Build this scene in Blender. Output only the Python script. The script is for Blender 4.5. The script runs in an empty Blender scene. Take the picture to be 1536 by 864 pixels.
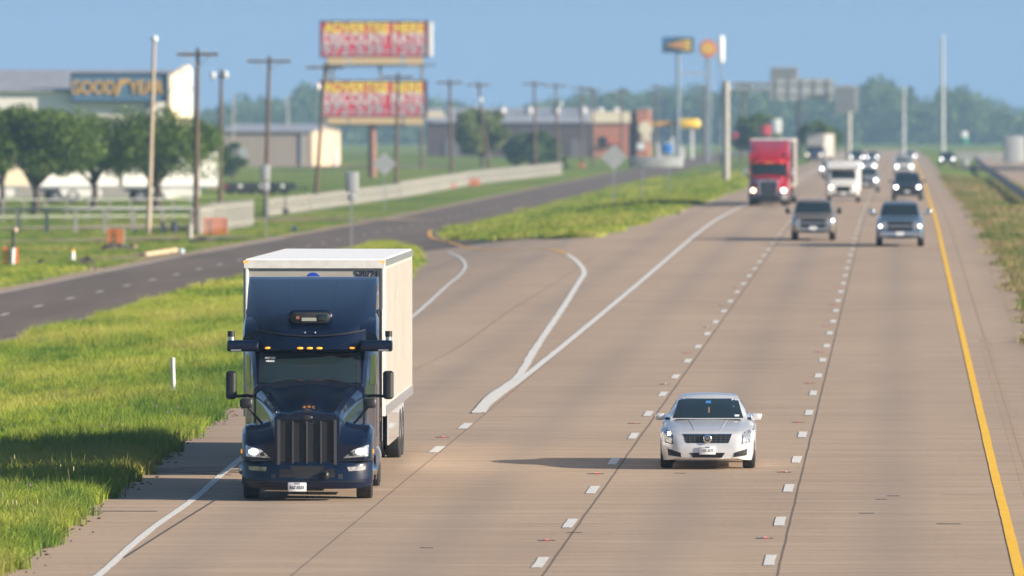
import bpy, math, random
import numpy as np
from mathutils import Vector, Matrix
from mathutils.bvhtree import BVHTree
random.seed(7); RNG = np.random.default_rng(7)
S = bpy.context.scene
COL = S.collection
F = 14000.0; HC = 7.54; HY = 195.0; VX = 1351.0

# ---------------------------------------------------------------- camera
PITCH = math.atan((432-HY)/F)
YAW = math.atan((VX-768)/F*math.cos(PITCH))
cd = bpy.data.cameras.new('camera'); cam = bpy.data.objects.new('camera', cd); COL.objects.link(cam)
cd.sensor_width = 36; cd.lens = F/1536*36; cd.clip_end = 20000; cd.clip_start = 0.5
cam.location = (0, 0, HC); cam.rotation_euler = (math.pi/2-PITCH, 0, YAW)
cd.dof.use_dof = True; cd.dof.focus_distance = 168.0; cd.dof.aperture_fstop = 2.35; cd.dof.aperture_blades = 0
S.camera = cam
RM = cam.rotation_euler.to_matrix()

# ---------------------------------------------------------------- terrain height
def interp(x, xs, ys): return float(np.interp(x, xs, ys))
def zmain(Y):
    a = .00671*Y; b = HC-4.40; k = 55*.00671
    h = max(k-abs(a-b), 0)/k
    z = min(a, b)-h*h*k*.25
    return z + interp(Y, [900, 1500, 2200], [0, .3, .0])
FY = [0, 100, 200, 332, 418, 614, 795, 1055, 1500, 2200, 3800]
FZ = [.2, .6, 1.02, 1.52, 1.70, 1.78, 2.14, 2.57, 3.40, 3.14, 3.14]
def zfront(Y): return interp(Y, FY, FZ)
def sm(t): t = min(max(t, 0), 1); return t*t*(3-2*t)
def T(X, Y):
    m = zmain(Y)
    if X < -13: 
        t = sm((-13-X)/13.0); m = m*(1-t)+zfront(Y)*t
    if X > 4: m -= .45*sm((X-4)/6.0)*(1-sm((Y-1200)/500))
    return m
def ray(px, py):
    return RM @ Vector(((px-768)/F, -(py-432)/F, -1))
def at(px, py, Y):
    d = ray(px, py); return Vector((0, 0, HC)) + d*(Y/d.y)
def G(px, py):
    d = ray(px, py); lo, hi = 60.0, 60.0
    while hi < 3000:
        hi += 5; p = Vector((0, 0, HC))+d*(hi/d.y)
        if p.z < T(p.x, p.y): break
        lo = hi
    for _ in range(25):
        m = (lo+hi)/2; p = Vector((0, 0, HC))+d*(m/d.y)
        if p.z < T(p.x, p.y): hi = m
        else: lo = m
    p = Vector((0, 0, HC))+d*(hi/d.y); return Vector((p.x, p.y, T(p.x, p.y)))
def GX(px, Y):
    p = at(px, 300, Y); return Vector((p.x, Y, T(p.x, Y)))
def pxm(Y): return F/Y

# ---------------------------------------------------------------- materials
MATS = {}
def mat(name, col, rough=.6, metal=0, coat=0, var=0, vscale=3, bump=0, bscale=40, emit=0, spec=.5, stretch=None, trans=0):
    if name in MATS: return MATS[name]
    m = bpy.data.materials.new(name); m.use_nodes = True; nt = m.node_tree; b = nt.nodes['Principled BSDF']
    b.inputs['Base Color'].default_value = (*col, 1); b.inputs['Roughness'].default_value = rough
    b.inputs['Metallic'].default_value = metal; b.inputs['Coat Weight'].default_value = coat
    b.inputs['Coat Roughness'].default_value = .04; b.inputs['Specular IOR Level'].default_value = spec
    if emit: b.inputs['Emission Color'].default_value = (*col, 1); b.inputs['Emission Strength'].default_value = emit
    if var or bump:
        tc = nt.nodes.new('ShaderNodeTexCoord'); mp = nt.nodes.new('ShaderNodeMapping'); nt.links.new(tc.outputs['Object'], mp.inputs[0])
        if stretch: mp.inputs['Scale'].default_value = stretch
    if var:
        n = nt.nodes.new('ShaderNodeTexNoise'); n.inputs['Scale'].default_value = vscale; n.inputs['Detail'].default_value = 6
        nt.links.new(mp.outputs[0], n.inputs['Vector'])
        r = nt.nodes.new('ShaderNodeValToRGB'); r.color_ramp.elements[0].position = .3; r.color_ramp.elements[1].position = .7
        r.color_ramp.elements[0].color = (*[c*(1-var) for c in col], 1); r.color_ramp.elements[1].color = (*[min(c*(1+var), 1) for c in col], 1)
        nt.links.new(n.outputs[0], r.inputs[0]); nt.links.new(r.outputs[0], b.inputs['Base Color'])
    if bump:
        n2 = nt.nodes.new('ShaderNodeTexNoise'); n2.inputs['Scale'].default_value = bscale; n2.inputs['Detail'].default_value = 4
        nt.links.new(mp.outputs[0], n2.inputs['Vector'])
        bp = nt.nodes.new('ShaderNodeBump'); bp.inputs['Strength'].default_value = bump; bp.inputs['Distance'].default_value = .02
        nt.links.new(n2.outputs[0], bp.inputs['Height']); nt.links.new(bp.outputs[0], b.inputs['Normal'])
    MATS[name] = m; return m
def paint(name, col, metal=.0, rough=.35): return mat(name, col, rough, metal, coat=1, var=.06, vscale=2)

navy = paint('navy_paint', (.0018, .006, .022), 0, .3)
nb_ = MATS['navy_paint'].node_tree.nodes['Principled BSDF']; nb_.inputs['Specular IOR Level'].default_value = .12; nb_.inputs['Coat Weight'].default_value = .85; nb_.inputs['Coat IOR'].default_value = 1.45; nb_.inputs['Coat Roughness'].default_value = .02
silver = paint('silver_paint', (.70, .70, .71), .35, .3)
redp = paint('red_paint', (.36, .005, .010), 0, .4)
whitep = paint('white_paint', (.62, .62, .62), 0, .4)
graybrown = paint('taupe_paint', (.20, .165, .13), .4, .35)
silverblue = paint('steel_blue_paint', (.12, .18, .25), .5, .3)
blackp = paint('dark_paint', (.02, .03, .045), .2, .3)
greyp = paint('grey_paint', (.3, .32, .34), .4, .3)
bluep = paint('blue_paint', (.05, .08, .16), .1, .4)
glass = mat('tinted_glass', (.012, .022, .026), .04, 0, coat=.5, spec=.6)
rubber = mat('rubber', (.018, .018, .02), .75, var=.25, vscale=8)
blackpl = mat('black_plastic', (.016, .017, .02), .45, var=.2, vscale=10)
meshm = mat('dark_mesh', (.012, .012, .014), .55, .2, var=.5, vscale=60)
chrome = mat('chrome', (.75, .76, .78), .14, 1, var=.05)
alu = mat('aluminium', (.6, .6, .62), .32, .9, var=.12, vscale=6)
steel = mat('galvanised_steel', (.36, .38, .40), .45, .5, var=.18, vscale=4)
steelp = mat('weathered_sign_back', (.42, .44, .45), .55, .3, var=.15, vscale=3)
lamp_or_glint = mat('lamp_or_glint_glow', (1, .97, .9), .2, emit=3.5)
lens_far = mat('far_headlamp_glow', (1, .97, .9), .2, emit=6)
lens = mat('lamp_lens', (.38, .40, .43), .08, .5, coat=1, var=.6, vscale=16)
amber = mat('amber_lamp', (1, .38, .03), .3, emit=.5)
redl = mat('red_lens', (.5, .02, .02), .25, coat=1)
white_box = mat('white_box_panel', (.41, .385, .35), .5, var=.07, vscale=1.2, stretch=(1, 1, 3), bump=.1, bscale=60)
plate = mat('plate_white', (.75, .77, .8), .4, var=.05)
ink = mat('dark_ink', (.02, .02, .04), .6)
wood = mat('weathered_pole_wood', (.10, .065, .048), .85, var=.3, vscale=3, stretch=(4, 4, .3))
palewood = mat('pale_pole_wood', (.42, .34, .26), .85, var=.2, vscale=3, stretch=(4, 4, .3))
conc = mat('pale_concrete', (.33, .32, .30), .8, var=.12, vscale=1.5)
whitefence = mat('white_fence_paint', (.36, .345, .31), .6, var=.1, vscale=2)
orange = mat('orange_mesh_plastic', (.75, .16, .05), .6, var=.15, vscale=6)
dirt = mat('bare_dirt', (.30, .22, .15), .95, var=.3, vscale=2, bump=.6, bscale=5)
darkdirt = mat('dark_soil', (.06, .05, .045), .95, var=.4, vscale=3, bump=.6, bscale=5)
brick = mat('orange_brick', (.42, .17, .10), .85, var=.18, vscale=6)
darkbrick = mat('dark_brown_wall', (.085, .06, .065), .85, var=.2, vscale=1)
cream = mat('cream_stucco', (.72, .62, .46), .8, var=.06)
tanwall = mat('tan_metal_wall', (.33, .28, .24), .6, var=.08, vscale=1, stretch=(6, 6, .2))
greyroof = mat('grey_metal_roof', (.34, .35, .38), .5, .2, var=.12, vscale=.7, stretch=(5, .3, 1))
leafy = None

# ---------------------------------------------------------------- mesh builder
class MB:
    def __init__(s): s.v = []; s.f = []
    def add(s, vs, fs):
        o = len(s.v); s.v += [tuple(v) for v in vs]; s.f += [tuple(i+o for i in f) for f in fs]; return s
    def box(s, c, d, rot=None, taper=1):
        vs = []
        for z in (-1, 1):
            k = taper if z > 0 else 1
            for x, y in ((-1, -1), (1, -1), (1, 1), (-1, 1)):
                p = Vector((x*d[0]/2*k, y*d[1]/2*k, z*d[2]/2))
                if rot: p = rot @ p
                vs.append(p+Vector(c))
        return s.add(vs, [(3, 2, 1, 0), (4, 5, 6, 7), (0, 1, 5, 4), (1, 2, 6, 5), (2, 3, 7, 6), (3, 0, 4, 7)])
    def rbox(s, c, d, r=.03, rot=None, axis='y', n=3):
        # box with rounded edges around one axis
        ax = {'x': (1, 2, 0), 'y': (0, 2, 1), 'z': (0, 1, 2)}[axis]
        w, h, l = d[ax[0]]/2, d[ax[1]]/2, d[ax[2]]/2; ring = []
        for cx, cy, a0 in ((w-r, h-r, 0), (-w+r, h-r, 90), (-w+r, -h+r, 180), (w-r, -h+r, 270)):
            for i in range(n+1):
                a = math.radians(a0+90*i/n); ring.append((cx+r*math.cos(a), cy+r*math.sin(a)))
        secs = []
        e = min(r*.5, l*.4)
        for t, k in ((-l, e), (-l+e, 0), (l-e, 0), (l, e)):
            sec = []
            for u, v in ring:
                q = [0, 0, 0]; q[ax[0]] = u-math.copysign(min(k, abs(u)), u); q[ax[1]] = v-math.copysign(min(k, abs(v)), v); q[ax[2]] = t
                q = Vector(q)
                if rot: q = rot @ q
                sec.append(q+Vector(c))
            secs.append(sec)
        return s.loft(secs, True)
    def loft(s, secs, cap=True, close=True):
        n = len(secs[0]); vs = [p for q in secs for p in q]; fs = []
        for i in range(len(secs)-1):
            for j in range(n if close else n-1):
                a, b = i*n+j, i*n+(j+1) % n; fs.append((a, b, b+n, a+n))
        if cap: fs.append(tuple(range(n))[::-1]); fs.append(tuple(range((len(secs)-1)*n, len(secs)*n)))
        return s.add(vs, fs)
    def cyl(s, p0, p1, r0, r1=None, n=14, cap=True):
        p0, p1 = Vector(p0), Vector(p1); r1 = r0 if r1 is None else r1
        d = (p1-p0).normalized(); u = d.orthogonal().normalized(); w = d.cross(u); secs = []
        for p, r in ((p0, r0), (p1, r1)):
            secs.append([p+(u*math.cos(2*math.pi*i/n)+w*math.sin(2*math.pi*i/n))*r for i in range(n)])
        return s.loft(secs, cap)
    def tube(s, pts, r, n=8):
        pts = [Vector(p) for p in pts]; rs = r if isinstance(r, (list, tuple)) else [r]*len(pts); secs = []
        u = None
        for i, p in enumerate(pts):
            d = (pts[min(i+1, len(pts)-1)]-pts[max(i-1, 0)]).normalized()
            u = d.orthogonal().normalized() if u is None else (u-d*u.dot(d)).normalized()
            w = d.cross(u); secs.append([p+(u*math.cos(2*math.pi*k/n)+w*math.sin(2*math.pi*k/n))*rs[i] for k in range(n)])
        return s.loft(secs, True)
    def lathe(s, c, axis, prof, n=28):
        a = Vector(axis).normalized(); u = a.orthogonal().normalized(); w = a.cross(u); c = Vector(c)
        secs = [[c+a*t+(u*math.cos(2*math.pi*k/n)+w*math.sin(2*math.pi*k/n))*r for k in range(n)] for t, r in prof]
        return s.loft(secs, True)
    def ball(s, c, r, n=12, m=8):
        c = Vector(c); r = Vector(r) if not isinstance(r, (int, float)) else Vector((r, r, r)); secs = []
        for i in range(m+1):
            a = math.pi*i/m; q = max(math.sin(a), .01)
            secs.append([c+Vector((r.x*q*math.cos(2*math.pi*k/n), r.y*q*math.sin(2*math.pi*k/n), -r.z*math.cos(a))) for k in range(n)])
        return s.loft(secs, True)
    def grid(s, fn, nu, nv):
        vs = [fn(i/nu, j/nv) for j in range(nv+1) for i in range(nu+1)]; fs = []
        for j in range(nv):
            for i in range(nu):
                a = j*(nu+1)+i; fs.append((a, a+1, a+nu+2, a+nu+1))
        return s.add(vs, fs)
    def prism(s, outline, y0, y1, axis='y'):
        n = len(outline)
        if axis == 'y': A = [(u, y0, v) for u, v in outline]; B = [(u, y1, v) for u, v in outline]
        elif axis == 'x': A = [(y0, u, v) for u, v in outline]; B = [(y1, u, v) for u, v in outline]
        else: A = [(u, v, y0) for u, v in outline]; B = [(u, v, y1) for u, v in outline]
        return s.loft([A, B], True)
    def build(s, name, m, parent=None, smooth=40, bevel=0):
        me = bpy.data.meshes.new(name); me.from_pydata(s.v, [], s.f); me.materials.append(m)
        import bmesh
        bm = bmesh.new(); bm.from_mesh(me); bmesh.ops.recalc_face_normals(bm, faces=bm.faces); bm.to_mesh(me); bm.free()
        if smooth:
            me.polygons.foreach_set('use_smooth', [True]*len(me.polygons)); me.set_sharp_from_angle(angle=math.radians(smooth))
        o = bpy.data.objects.new(name, me); COL.objects.link(o)
        if parent is not None: o.parent = parent
        if bevel:
            bv = o.modifiers.new('bevel', 'BEVEL'); bv.width = bevel; bv.segments = 2; bv.limit_method = 'ANGLE'
        return o
def tag(o, label=None, cat=None, group=None, kind=None):
    if label: o['label'] = label
    if cat: o['category'] = cat
    if group: o['group'] = group
    if kind: o['kind'] = kind
    return o
def empty(name, loc, rz=0, label=None, cat=None, group=None):
    o = bpy.data.objects.new(name, None); COL.objects.link(o); o.location = loc; o.rotation_euler = (0, 0, rz); o.empty_display_size = .3
    return tag(o, label, cat, group)
def copy_tree(o, parent=None):
    c = o.copy(); COL.objects.link(c)
    if parent is not None: c.parent = parent
    for ch in list(CH.get(o.name, [])) or [x for x in bpy.data.objects if x.parent == o]:
        copy_tree(ch, c)
    return c
CH = {}
def text(name, s, size, m, parent, mtx, depth=.01, xs=1, align='CENTER'):
    c = bpy.data.curves.new(name, 'FONT'); c.body = s; c.size = size; c.extrude = depth; c.align_x = align; c.align_y = 'CENTER'; c.offset = size*.018
    o = bpy.data.objects.new(name, c); COL.objects.link(o)
    me = bpy.data.meshes.new_from_object(o.evaluated_get(bpy.context.evaluated_depsgraph_get()))
    COL.objects.unlink(o); bpy.data.objects.remove(o)
    me.materials.clear(); me.materials.append(m)
    q = bpy.data.objects.new(name, me); COL.objects.link(q); q.parent = parent
    q.matrix_local = mtx @ Matrix.Diagonal((xs, 1, 1, 1)); return q
def face_y(x, y, z):   # text facing -Y (towards the camera)
    return Matrix.Translation((x, y, z)) @ Matrix.Rotation(math.pi/2, 4, 'X')

# ---------------------------------------------------------------- ground sheets
YS = sorted(set(list(np.arange(-40, 520, 4.0)) + list(np.arange(520, 1000, 10.0)) + list(np.arange(1000, 2200, 40.0)) + list(np.arange(2200, 3801, 200.0))))
XS = sorted(set([-900, -600, -400, -250, -180, -140, -110, -90, -75, -65, -55, -48, -42, -38, -34, -30, -28] + list(np.arange(-26, 10.1, 1.0)) + [12, 15, 20, 28, 40, 60, 90, 140, 220, 400, 700]))
def nz(x, y): return .10*math.sin(x*.31+y*.043)*math.sin(y*.06+x*.11)+.05*math.sin(y*.21+x*.7)
g = MB(); nx = len(XS)
for Y in YS:
    for X in XS:
        z = T(X, Y)-.06
        if -25 < X < -14 : z += nz(X, Y)*.6*min(1, max(0, (abs(X+19.5) < 5.6 or X < -36)))
        g.v.append((X, Y, z))
for j in range(len(YS)-1):
    for i in range(nx-1):
        a = j*nx+i; g.f.append((a, a+1, a+nx+1, a+nx))
# grass ground material
gm = bpy.data.materials.new('grassy_ground'); gm.use_nodes = True; nt = gm.node_tree; B = nt.nodes['Principled BSDF']
def nn(nt, t, **kw):
    n = nt.nodes.new(t)
    for k, v in kw.items(): n.inputs[k.replace('_', ' ')].default_value = v
    return n
tc = nn(nt, 'ShaderNodeTexCoord')
def noise(nt, tc, scale, detail=5, stretch=None):
    n = nn(nt, 'ShaderNodeTexNoise', Scale=scale, Detail=detail)
    if stretch:
        mp = nn(nt, 'ShaderNodeMapping'); mp.inputs['Scale'].default_value = stretch; nt.links.new(tc.outputs['Object'], mp.inputs[0]); nt.links.new(mp.outputs[0], n.inputs['Vector'])
    else: nt.links.new(tc.outputs['Object'], n.inputs['Vector'])
    return n
def ramp(nt, src, stops):
    r = nt.nodes.new('ShaderNodeValToRGB'); e = r.color_ramp.elements
    while len(e) > 1: e.remove(e[0])
    for i, (p, c) in enumerate(stops):
        q = e[0] if i == 0 else e.new(p); q.position = p; q.color = (*c, 1)
    nt.links.new(src, r.inputs[0]); return r
def mixc(nt, f, a, b):
    m = nt.nodes.new('ShaderNodeMix'); m.data_type = 'RGBA'
    for s, k in ((f, 0), (a, 6), (b, 7)):
        if isinstance(s, (int, float)): m.inputs[k].default_value = s
        elif isinstance(s, tuple): m.inputs[k].default_value = (*s, 1)
        else: nt.links.new(s, m.inputs[k])
    return m.outputs[2]
n1 = noise(nt, tc, .09, 6, (1, .35, 1)); n2 = noise(nt, tc, 1.3, 6, (1, .5, 1)); n3 = noise(nt, tc, .05, 4, (1, .3, 1))
r1 = ramp(nt, n1.outputs[0], [(.3, (.06, .12, .018)), (.48, (.14, .20, .028)), (.64, (.24, .27, .04))])
r2 = ramp(nt, n2.outputs[0], [(.3, (.06, .11, .018)), (.7, (.20, .25, .04))])
c = mixc(nt, .4, r1.outputs[0], r2.outputs[0])
r3 = ramp(nt, n3.outputs[0], [(.66, (0, 0, 0)), (.74, (1, 1, 1))])
c = mixc(nt, r3.outputs[0], c, (.23, .19, .10))
nt.links.new(c, B.inputs['Base Color']); B.inputs['Roughness'].default_value = .95; B.inputs['Specular IOR Level'].default_value = .15
nb = noise(nt, tc, 3, 8); bp = nn(nt, 'ShaderNodeBump', Strength=.9, Distance=.25); nt.links.new(nb.outputs[0], bp.inputs['Height']); nt.links.new(bp.outputs[0], B.inputs['Normal'])
tag(g.build('ground', gm, smooth=0), kind='structure')

def drape(name, edges, m, dz, ys=None, ncol=8):
    """edges: list of (Y, Xleft, Xright); sheet laid on the terrain."""
    E = sorted(edges); Ye = [e[0] for e in E]
    yy = sorted(set([Y for Y in (ys or YS) if Ye[0] < Y < Ye[-1]] + Ye)); b = MB()
    for Y in yy:
        l = interp(Y, Ye, [e[1] for e in E]); r = interp(Y, Ye, [e[2] for e in E])
        for i in range(ncol+1):
            X = l+(r-l)*i/ncol; b.v.append((X, Y, T(X, Y)+dz))
    for j in range(len(yy)-1):
        for i in range(ncol):
            a = j*(ncol+1)+i; b.f.append((a, a+1, a+ncol+2, a+ncol+1))
    return tag(b.build(name, m, smooth=0), kind='structure')
def smooth_line(pts, step=1.5):
    P = [Vector((p[0], p[1])) for p in pts]; out = []
    P = [P[0]*2-P[1]]+P+[P[-1]*2-P[-2]]
    for i in range(1, len(P)-2):
        L = (P[i+1]-P[i]).length; n = max(2, int(L/step))
        for k in range(n):
            t = k/n; a, b, c_, d = P[i-1], P[i], P[i+1], P[i+2]
            out.append(.5*((2*b)+(c_-a)*t+(2*a-5*b+4*c_-d)*t*t+(3*b-a-3*c_+d)*t**3))
    out.append(P[-2]); return out
def ribbon(b, pts, w, dz, wob=0, sm_=True):
    P = smooth_line(pts) if sm_ else [Vector(p[:2]) for p in pts]; o = len(b.v)
    for i, p in enumerate(P):
        d = (P[min(i+1, len(P)-1)]-P[max(i-1, 0)]).normalized(); n = Vector((-d.y, d.x))
        ww = w(i/(len(P)-1)) if callable(w) else w
        for s in (-1, 1):
            q = p+n*s*(ww/2+random.uniform(-wob, wob)); b.v.append((q.x, q.y, T(q.x, q.y)+dz))
    for i in range(len(P)-1):
        a = o+2*i; b.f.append((a, a+1, a+3, a+2))

# ---- concrete freeway material
cm = bpy.data.materials.new('tined_concrete'); cm.use_nodes = True; nt = cm.node_tree; B = nt.nodes['Principled BSDF']; tc = nn(nt, 'ShaderNodeTexCoord')
big = noise(nt, tc, .14, 6, (1.8, .35, 1)); mid = noise(nt, tc, 1.2, 5, (.12, 1.1, 1)); fine = noise(nt, tc, 9, 6); tine = noise(nt, tc, 6, 3, (.05, 1, 1))
base = ramp(nt, big.outputs[0], [(.3, (.315, .222, .15)), (.7, (.45, .328, .222))])
c = mixc(nt, .3, base.outputs[0], ramp(nt, mid.outputs[0], [(.3, (.26, .188, .13)), (.7, (.48, .358, .25))]).outputs[0])
c = mixc(nt, .32, c, ramp(nt, tine.outputs[0], [(.42, (.2, .155, .125)), (.6, (.46, .36, .28))]).outputs[0])
c = mixc(nt, .12, c, ramp(nt, fine.outputs[0], [(.35, (.2, .16, .13)), (.65, (.55, .43, .34))]).outputs[0])
sp = nn(nt, 'ShaderNodeSeparateXYZ'); nt.links.new(tc.outputs['Object'], sp.inputs[0])
def math_(nt, op, a, b=None, c_=None):
    m = nt.nodes.new('ShaderNodeMath'); m.operation = op
    for k, s in enumerate((a, b, c_)):
        if s is None: continue
        if isinstance(s, (int, float)): m.inputs[k].default_value = s
        else: nt.links.new(s, m.inputs[k])
    return m.outputs[0]
wob = noise(nt, tc, .5, 3); xw = math_(nt, 'ADD', sp.outputs[0], math_(nt, 'MULTIPLY', math_(nt, 'SUBTRACT', wob.outputs[0], .5), .035))
# oil-darkened lane middles (worn concrete), lanes centred at -7.3, -3.7, 0
lane = math_(nt, 'PINGPONG', math_(nt, 'ADD', sp.outputs[0], 3.74+36.0), 1.8)   # 0 at lane centre, 1.8 at the line
lr = nn(nt, 'ShaderNodeMapRange'); nt.links.new(lane, lr.inputs[0]); lr.inputs[1].default_value = .1; lr.inputs[2].default_value = .75; lr.inputs[3].default_value = .27; lr.inputs[4].default_value = 0
fl = math_(nt, 'MULTIPLY', lr.outputs[0], math_(nt, 'MULTIPLY', noise(nt, tc, .1, 3, (.6, .3, 1)).outputs[0], 1.6))
c = mixc(nt, fl, c, (.15, .145, .145))
# joints between lanes
J = None
for x0, w in ((-9.02, .012), (-5.30, .02), (-1.83, .02), (2.33, .012)):
    d = math_(nt, 'LESS_THAN', math_(nt, 'ABSOLUTE', math_(nt, 'SUBTRACT', xw, x0)), w)
    J = d if J is None else math_(nt, 'MAXIMUM', J, d)
# transverse contraction joints
yj = math_(nt, 'PINGPONG', sp.outputs[1], 30.0); J = math_(nt, 'MAXIMUM', J, math_(nt, 'MULTIPLY', math_(nt, 'LESS_THAN', yj, .03), .5))
c = mixc(nt, math_(nt, 'MULTIPLY', J, .72), c, (.045, .04, .038))
nt.links.new(c, B.inputs['Base Color']); B.inputs['Roughness'].default_value = .85; B.inputs['Specular IOR Level'].default_value = .3
bp = nn(nt, 'ShaderNodeBump', Strength=.25, Distance=.01); nt.links.new(tine.outputs[0], bp.inputs['Height']); nt.links.new(bp.outputs[0], B.inputs['Normal'])
# ---- asphalt
am = bpy.data.materials.new('worn_asphalt'); am.use_nodes = True; nt = am.node_tree; B = nt.nodes['Principled BSDF']; tc = nn(nt, 'ShaderNodeTexCoord')
a1 = noise(nt, tc, .4, 6, (1.2, .12, 1)); a2 = noise(nt, tc, 12, 6)
c = mixc(nt, .3, ramp(nt, a1.outputs[0], [(.3, (.10, .073, .056)), (.7, (.165, .122, .094))]).outputs[0], ramp(nt, a2.outputs[0], [(.35, (.06, .052, .05)), (.65, (.15, .13, .12))]).outputs[0])
nt.links.new(c, B.inputs['Base Color']); B.inputs['Roughness'].default_value = .9; B.inputs['Specular IOR Level'].default_value = .3

# left grass edge of the concrete, (X, Y), from the shoulder edge by the truck out to the ramp mouth
le = [G(0, 858), G(65, 816), G(146, 753), G(201, 718), G(251, 673), G(291, 648), G(352, 604)]
LE = [(60, -12.6)] + sorted([(p.y, p.x) for p in le]) + [(300, -17.1), (341, -18.2), (388, -20.1), (430, -22.6), (452, -24.0), (474, -26.5)]
def xle(Y): return interp(Y, [a for a, b in LE], [b for a, b in LE])
edge = []
for Y in list(np.arange(60, 396, 6.0)): edge.append((Y, xle(Y), 3.25))
edge += [(396, xle(396), 3.25), (397, xle(396), 3.25), (425, -21.8, 3.25), (425.01, -13.2, 3.25)]
for Y in (450, 500): edge.append((Y, interp(Y, [425, 450, 500], [-13.2, -12.6, -12.1]), 3.25))
edge += [(700, -12, 3.3), (1000, -12, 3.4), (1600, -12, 3.6), (2000, -12, 3.6)]
drape('freeway', edge, cm, .012, ncol=26)
fr = [(60, -33.2, -26.3), (2000, -33.2, -26.3)]
drape('frontage_road', fr, am, .0, ncol=8)
drape('ramp_mouth', [(395, -13.6, -13.2), (396, xle(396), -13.3), (430, xle(430), -14.6), (440, xle(440), -18.6), (478, -26.35, -22.6), (500, -26.35, -24.3), (527, -26.35, -26.0)], am, .004, ncol=12)
# shoulder dirt strip on the median side, gravel driveways
drape('dirt_strip', [(60, 3.2, 3.75), (300, 3.2, 3.9), (700, 3.25, 4.0), (1500, 3.5, 4.2)], dirt, -.02, ncol=2)
drape('road_shoulder', [(60, -34.3, -33.2), (300, -34.5, -33.2), (560, -34.0, -33.2), (1100, -33.6, -33.2)], dirt, .0, ncol=2)
def patch(name, pts, w, m, dz=.035):
    b = MB(); ribbon(b, [G(*p) for p in pts], w, dz, .15); return tag(b.build(name, m, smooth=0), kind='structure')
patch('gravel_drive', [(-30, 363), (100, 361), (200, 359), (300, 357), (360, 355)], 5.0, dirt)
patch('gravel_path', [(410, 331), (470, 328), (540, 329), (600, 331)], 7.0, dirt)
patch('dirt_track', [(150, 390), (205, 386), (265, 380)], 3, dirt)
patch('concrete_path', [(-30, 343), (100, 342), (200, 341), (290, 338)], 8, mat('pale_path', (.34, .27, .22), .9, var=.15))
patch('service_drive', [(470, 251), (560, 249), (620, 251)], 14, dirt)
patch('far_path', [(1000, 246), (1060, 246), (1110, 245)], 20, dirt)
patch('crossover_road', [(1380, 249), (1410, 249.5), (1450, 250)], 30, am, .03)
drape('opposite_carriageway', [(500, 9.6, 20), (1500, 12, 22)], cm, .0, ncol=4)

# ---- painted markings
wpaint = mat('worn_white_road_paint', (.62, .61, .58), .7, var=.2, vscale=14)
ypaint = mat('yellow_road_paint', (.80, .46, .015), .7, var=.12, vscale=5)
ypaint2 = mat('faded_orange_road_paint', (.62, .33, .06), .7, var=.15, vscale=5)
def mark(name, fn, m): b = MB(); fn(b); return tag(b.build(name, m, smooth=0), kind='structure')
DZ = .02
def dashes(b):
    for x0, y0, n in ((-5.46, 141.7-12.2, 62), (-2.0, 142.5-12.2, 62)):
        for k in range(n):
            y = y0+12.2*k; xx = x0+random.uniform(-.015, .015); ribbon(b, [(xx, y-1.5), (xx, y), (xx, y+1.5)], .17, DZ, .006, False)
    for y in (183.6, 195.6): ribbon(b, [(-9.12, y-1.5), (-9.12, y+1.5)], .20, DZ, .006, False)
mark('lane_dashes', dashes, wpaint)
EL = [G(p, q) for p, q in ((90, 910), (151, 862), (221, 800), (301, 742), (359, 691))]
EL = [(p.x, p.y) for p in EL]+[(p.x, p.y) for p in (G(613, 480), G(640, 457), G(673, 427), G(690, 413), G(698, 399), G(690, 387), G(671, 378))]
mark('shoulder_line', lambda b: ribbon(b, EL, .135, DZ, .008), wpaint)
arm = [G(*p) for p in ((717, 620), (752, 588), (781, 561), (798, 532), (819, 500), (846, 460), (867, 426), (876, 409), (867, 394), (851, 382))]
mark('gore_line', lambda b: ribbon(b, arm, lambda t: .21 if t < .3 else .19, DZ, .012), wpaint)
def outer(b):
    ribbon(b, [(-9.22, 202.7), (-9.2, 214), (-9.12, 240), (-9.12, 320), (-9.2, 400), (-9.2, 460), (-9.1, 520), (-9.1, 700), (-9.1, 1500)], lambda t: .19, DZ+.004, .008)
    ribbon(b, [(-9.18, 203), (-9.35, 214), (-9.3, 226)], lambda t: .22*(1-t)+.1, DZ+.008, .01)
mark('mainline_edge_line', outer, wpaint)
mark('yellow_edge_line', lambda b: ribbon(b, [(1.79, 60), (1.77, 140), (1.74, 200), (1.74, 400), (1.8, 600), (1.95, 800), (2.0, 1500)], .16, DZ, .005), ypaint)
isl = [G(*p) for p in ((646, 346), (644, 351), (650, 358), (672, 363), (703, 372.5), (760, 376), (820, 374), (850, 381))]
mark('island_edge_line', lambda b: ribbon(b, isl, .22, DZ, .01), ypaint2)
def front_d(b):
    for k in range(-3, 30):
        y = 332+12.2*k; ribbon(b, [(-29.6, y-1.5), (-29.6, y+1.5)], .16, DZ, .01, False)
    ribbon(b, [(-33.0, 60), (-33.0, 500)], .12, DZ, .01); ribbon(b, [(-26.5, 60), (-26.5, 440)], .06, DZ, .01)
mark('frontage_markings', front_d, mat('faded_white_road_paint', (.5, .48, .46), .8, var=.25, vscale=6))
def joints(b):
    q = [G(186, 838), G(250, 797), G(322, 752)]; ribbon(b, q, .04, .017)
    ribbon(b, [G(613, 560), G(690, 520), G(760, 470), G(840, 420), G(890, 385)], .014, .017)
mark('pavement_joint', joints, mat('joint_sealer', (.05, .045, .042), .8))
def rumble(b):
    y = 130.0
    while y < 260:
        b.box((2.32, y, T(2.3, y)+.014), (.30, .10, .004)); y += .34
mark('rumble_strip', rumble, mat('rumble_concrete', (.35, .27, .205), .9, var=.2))
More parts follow.
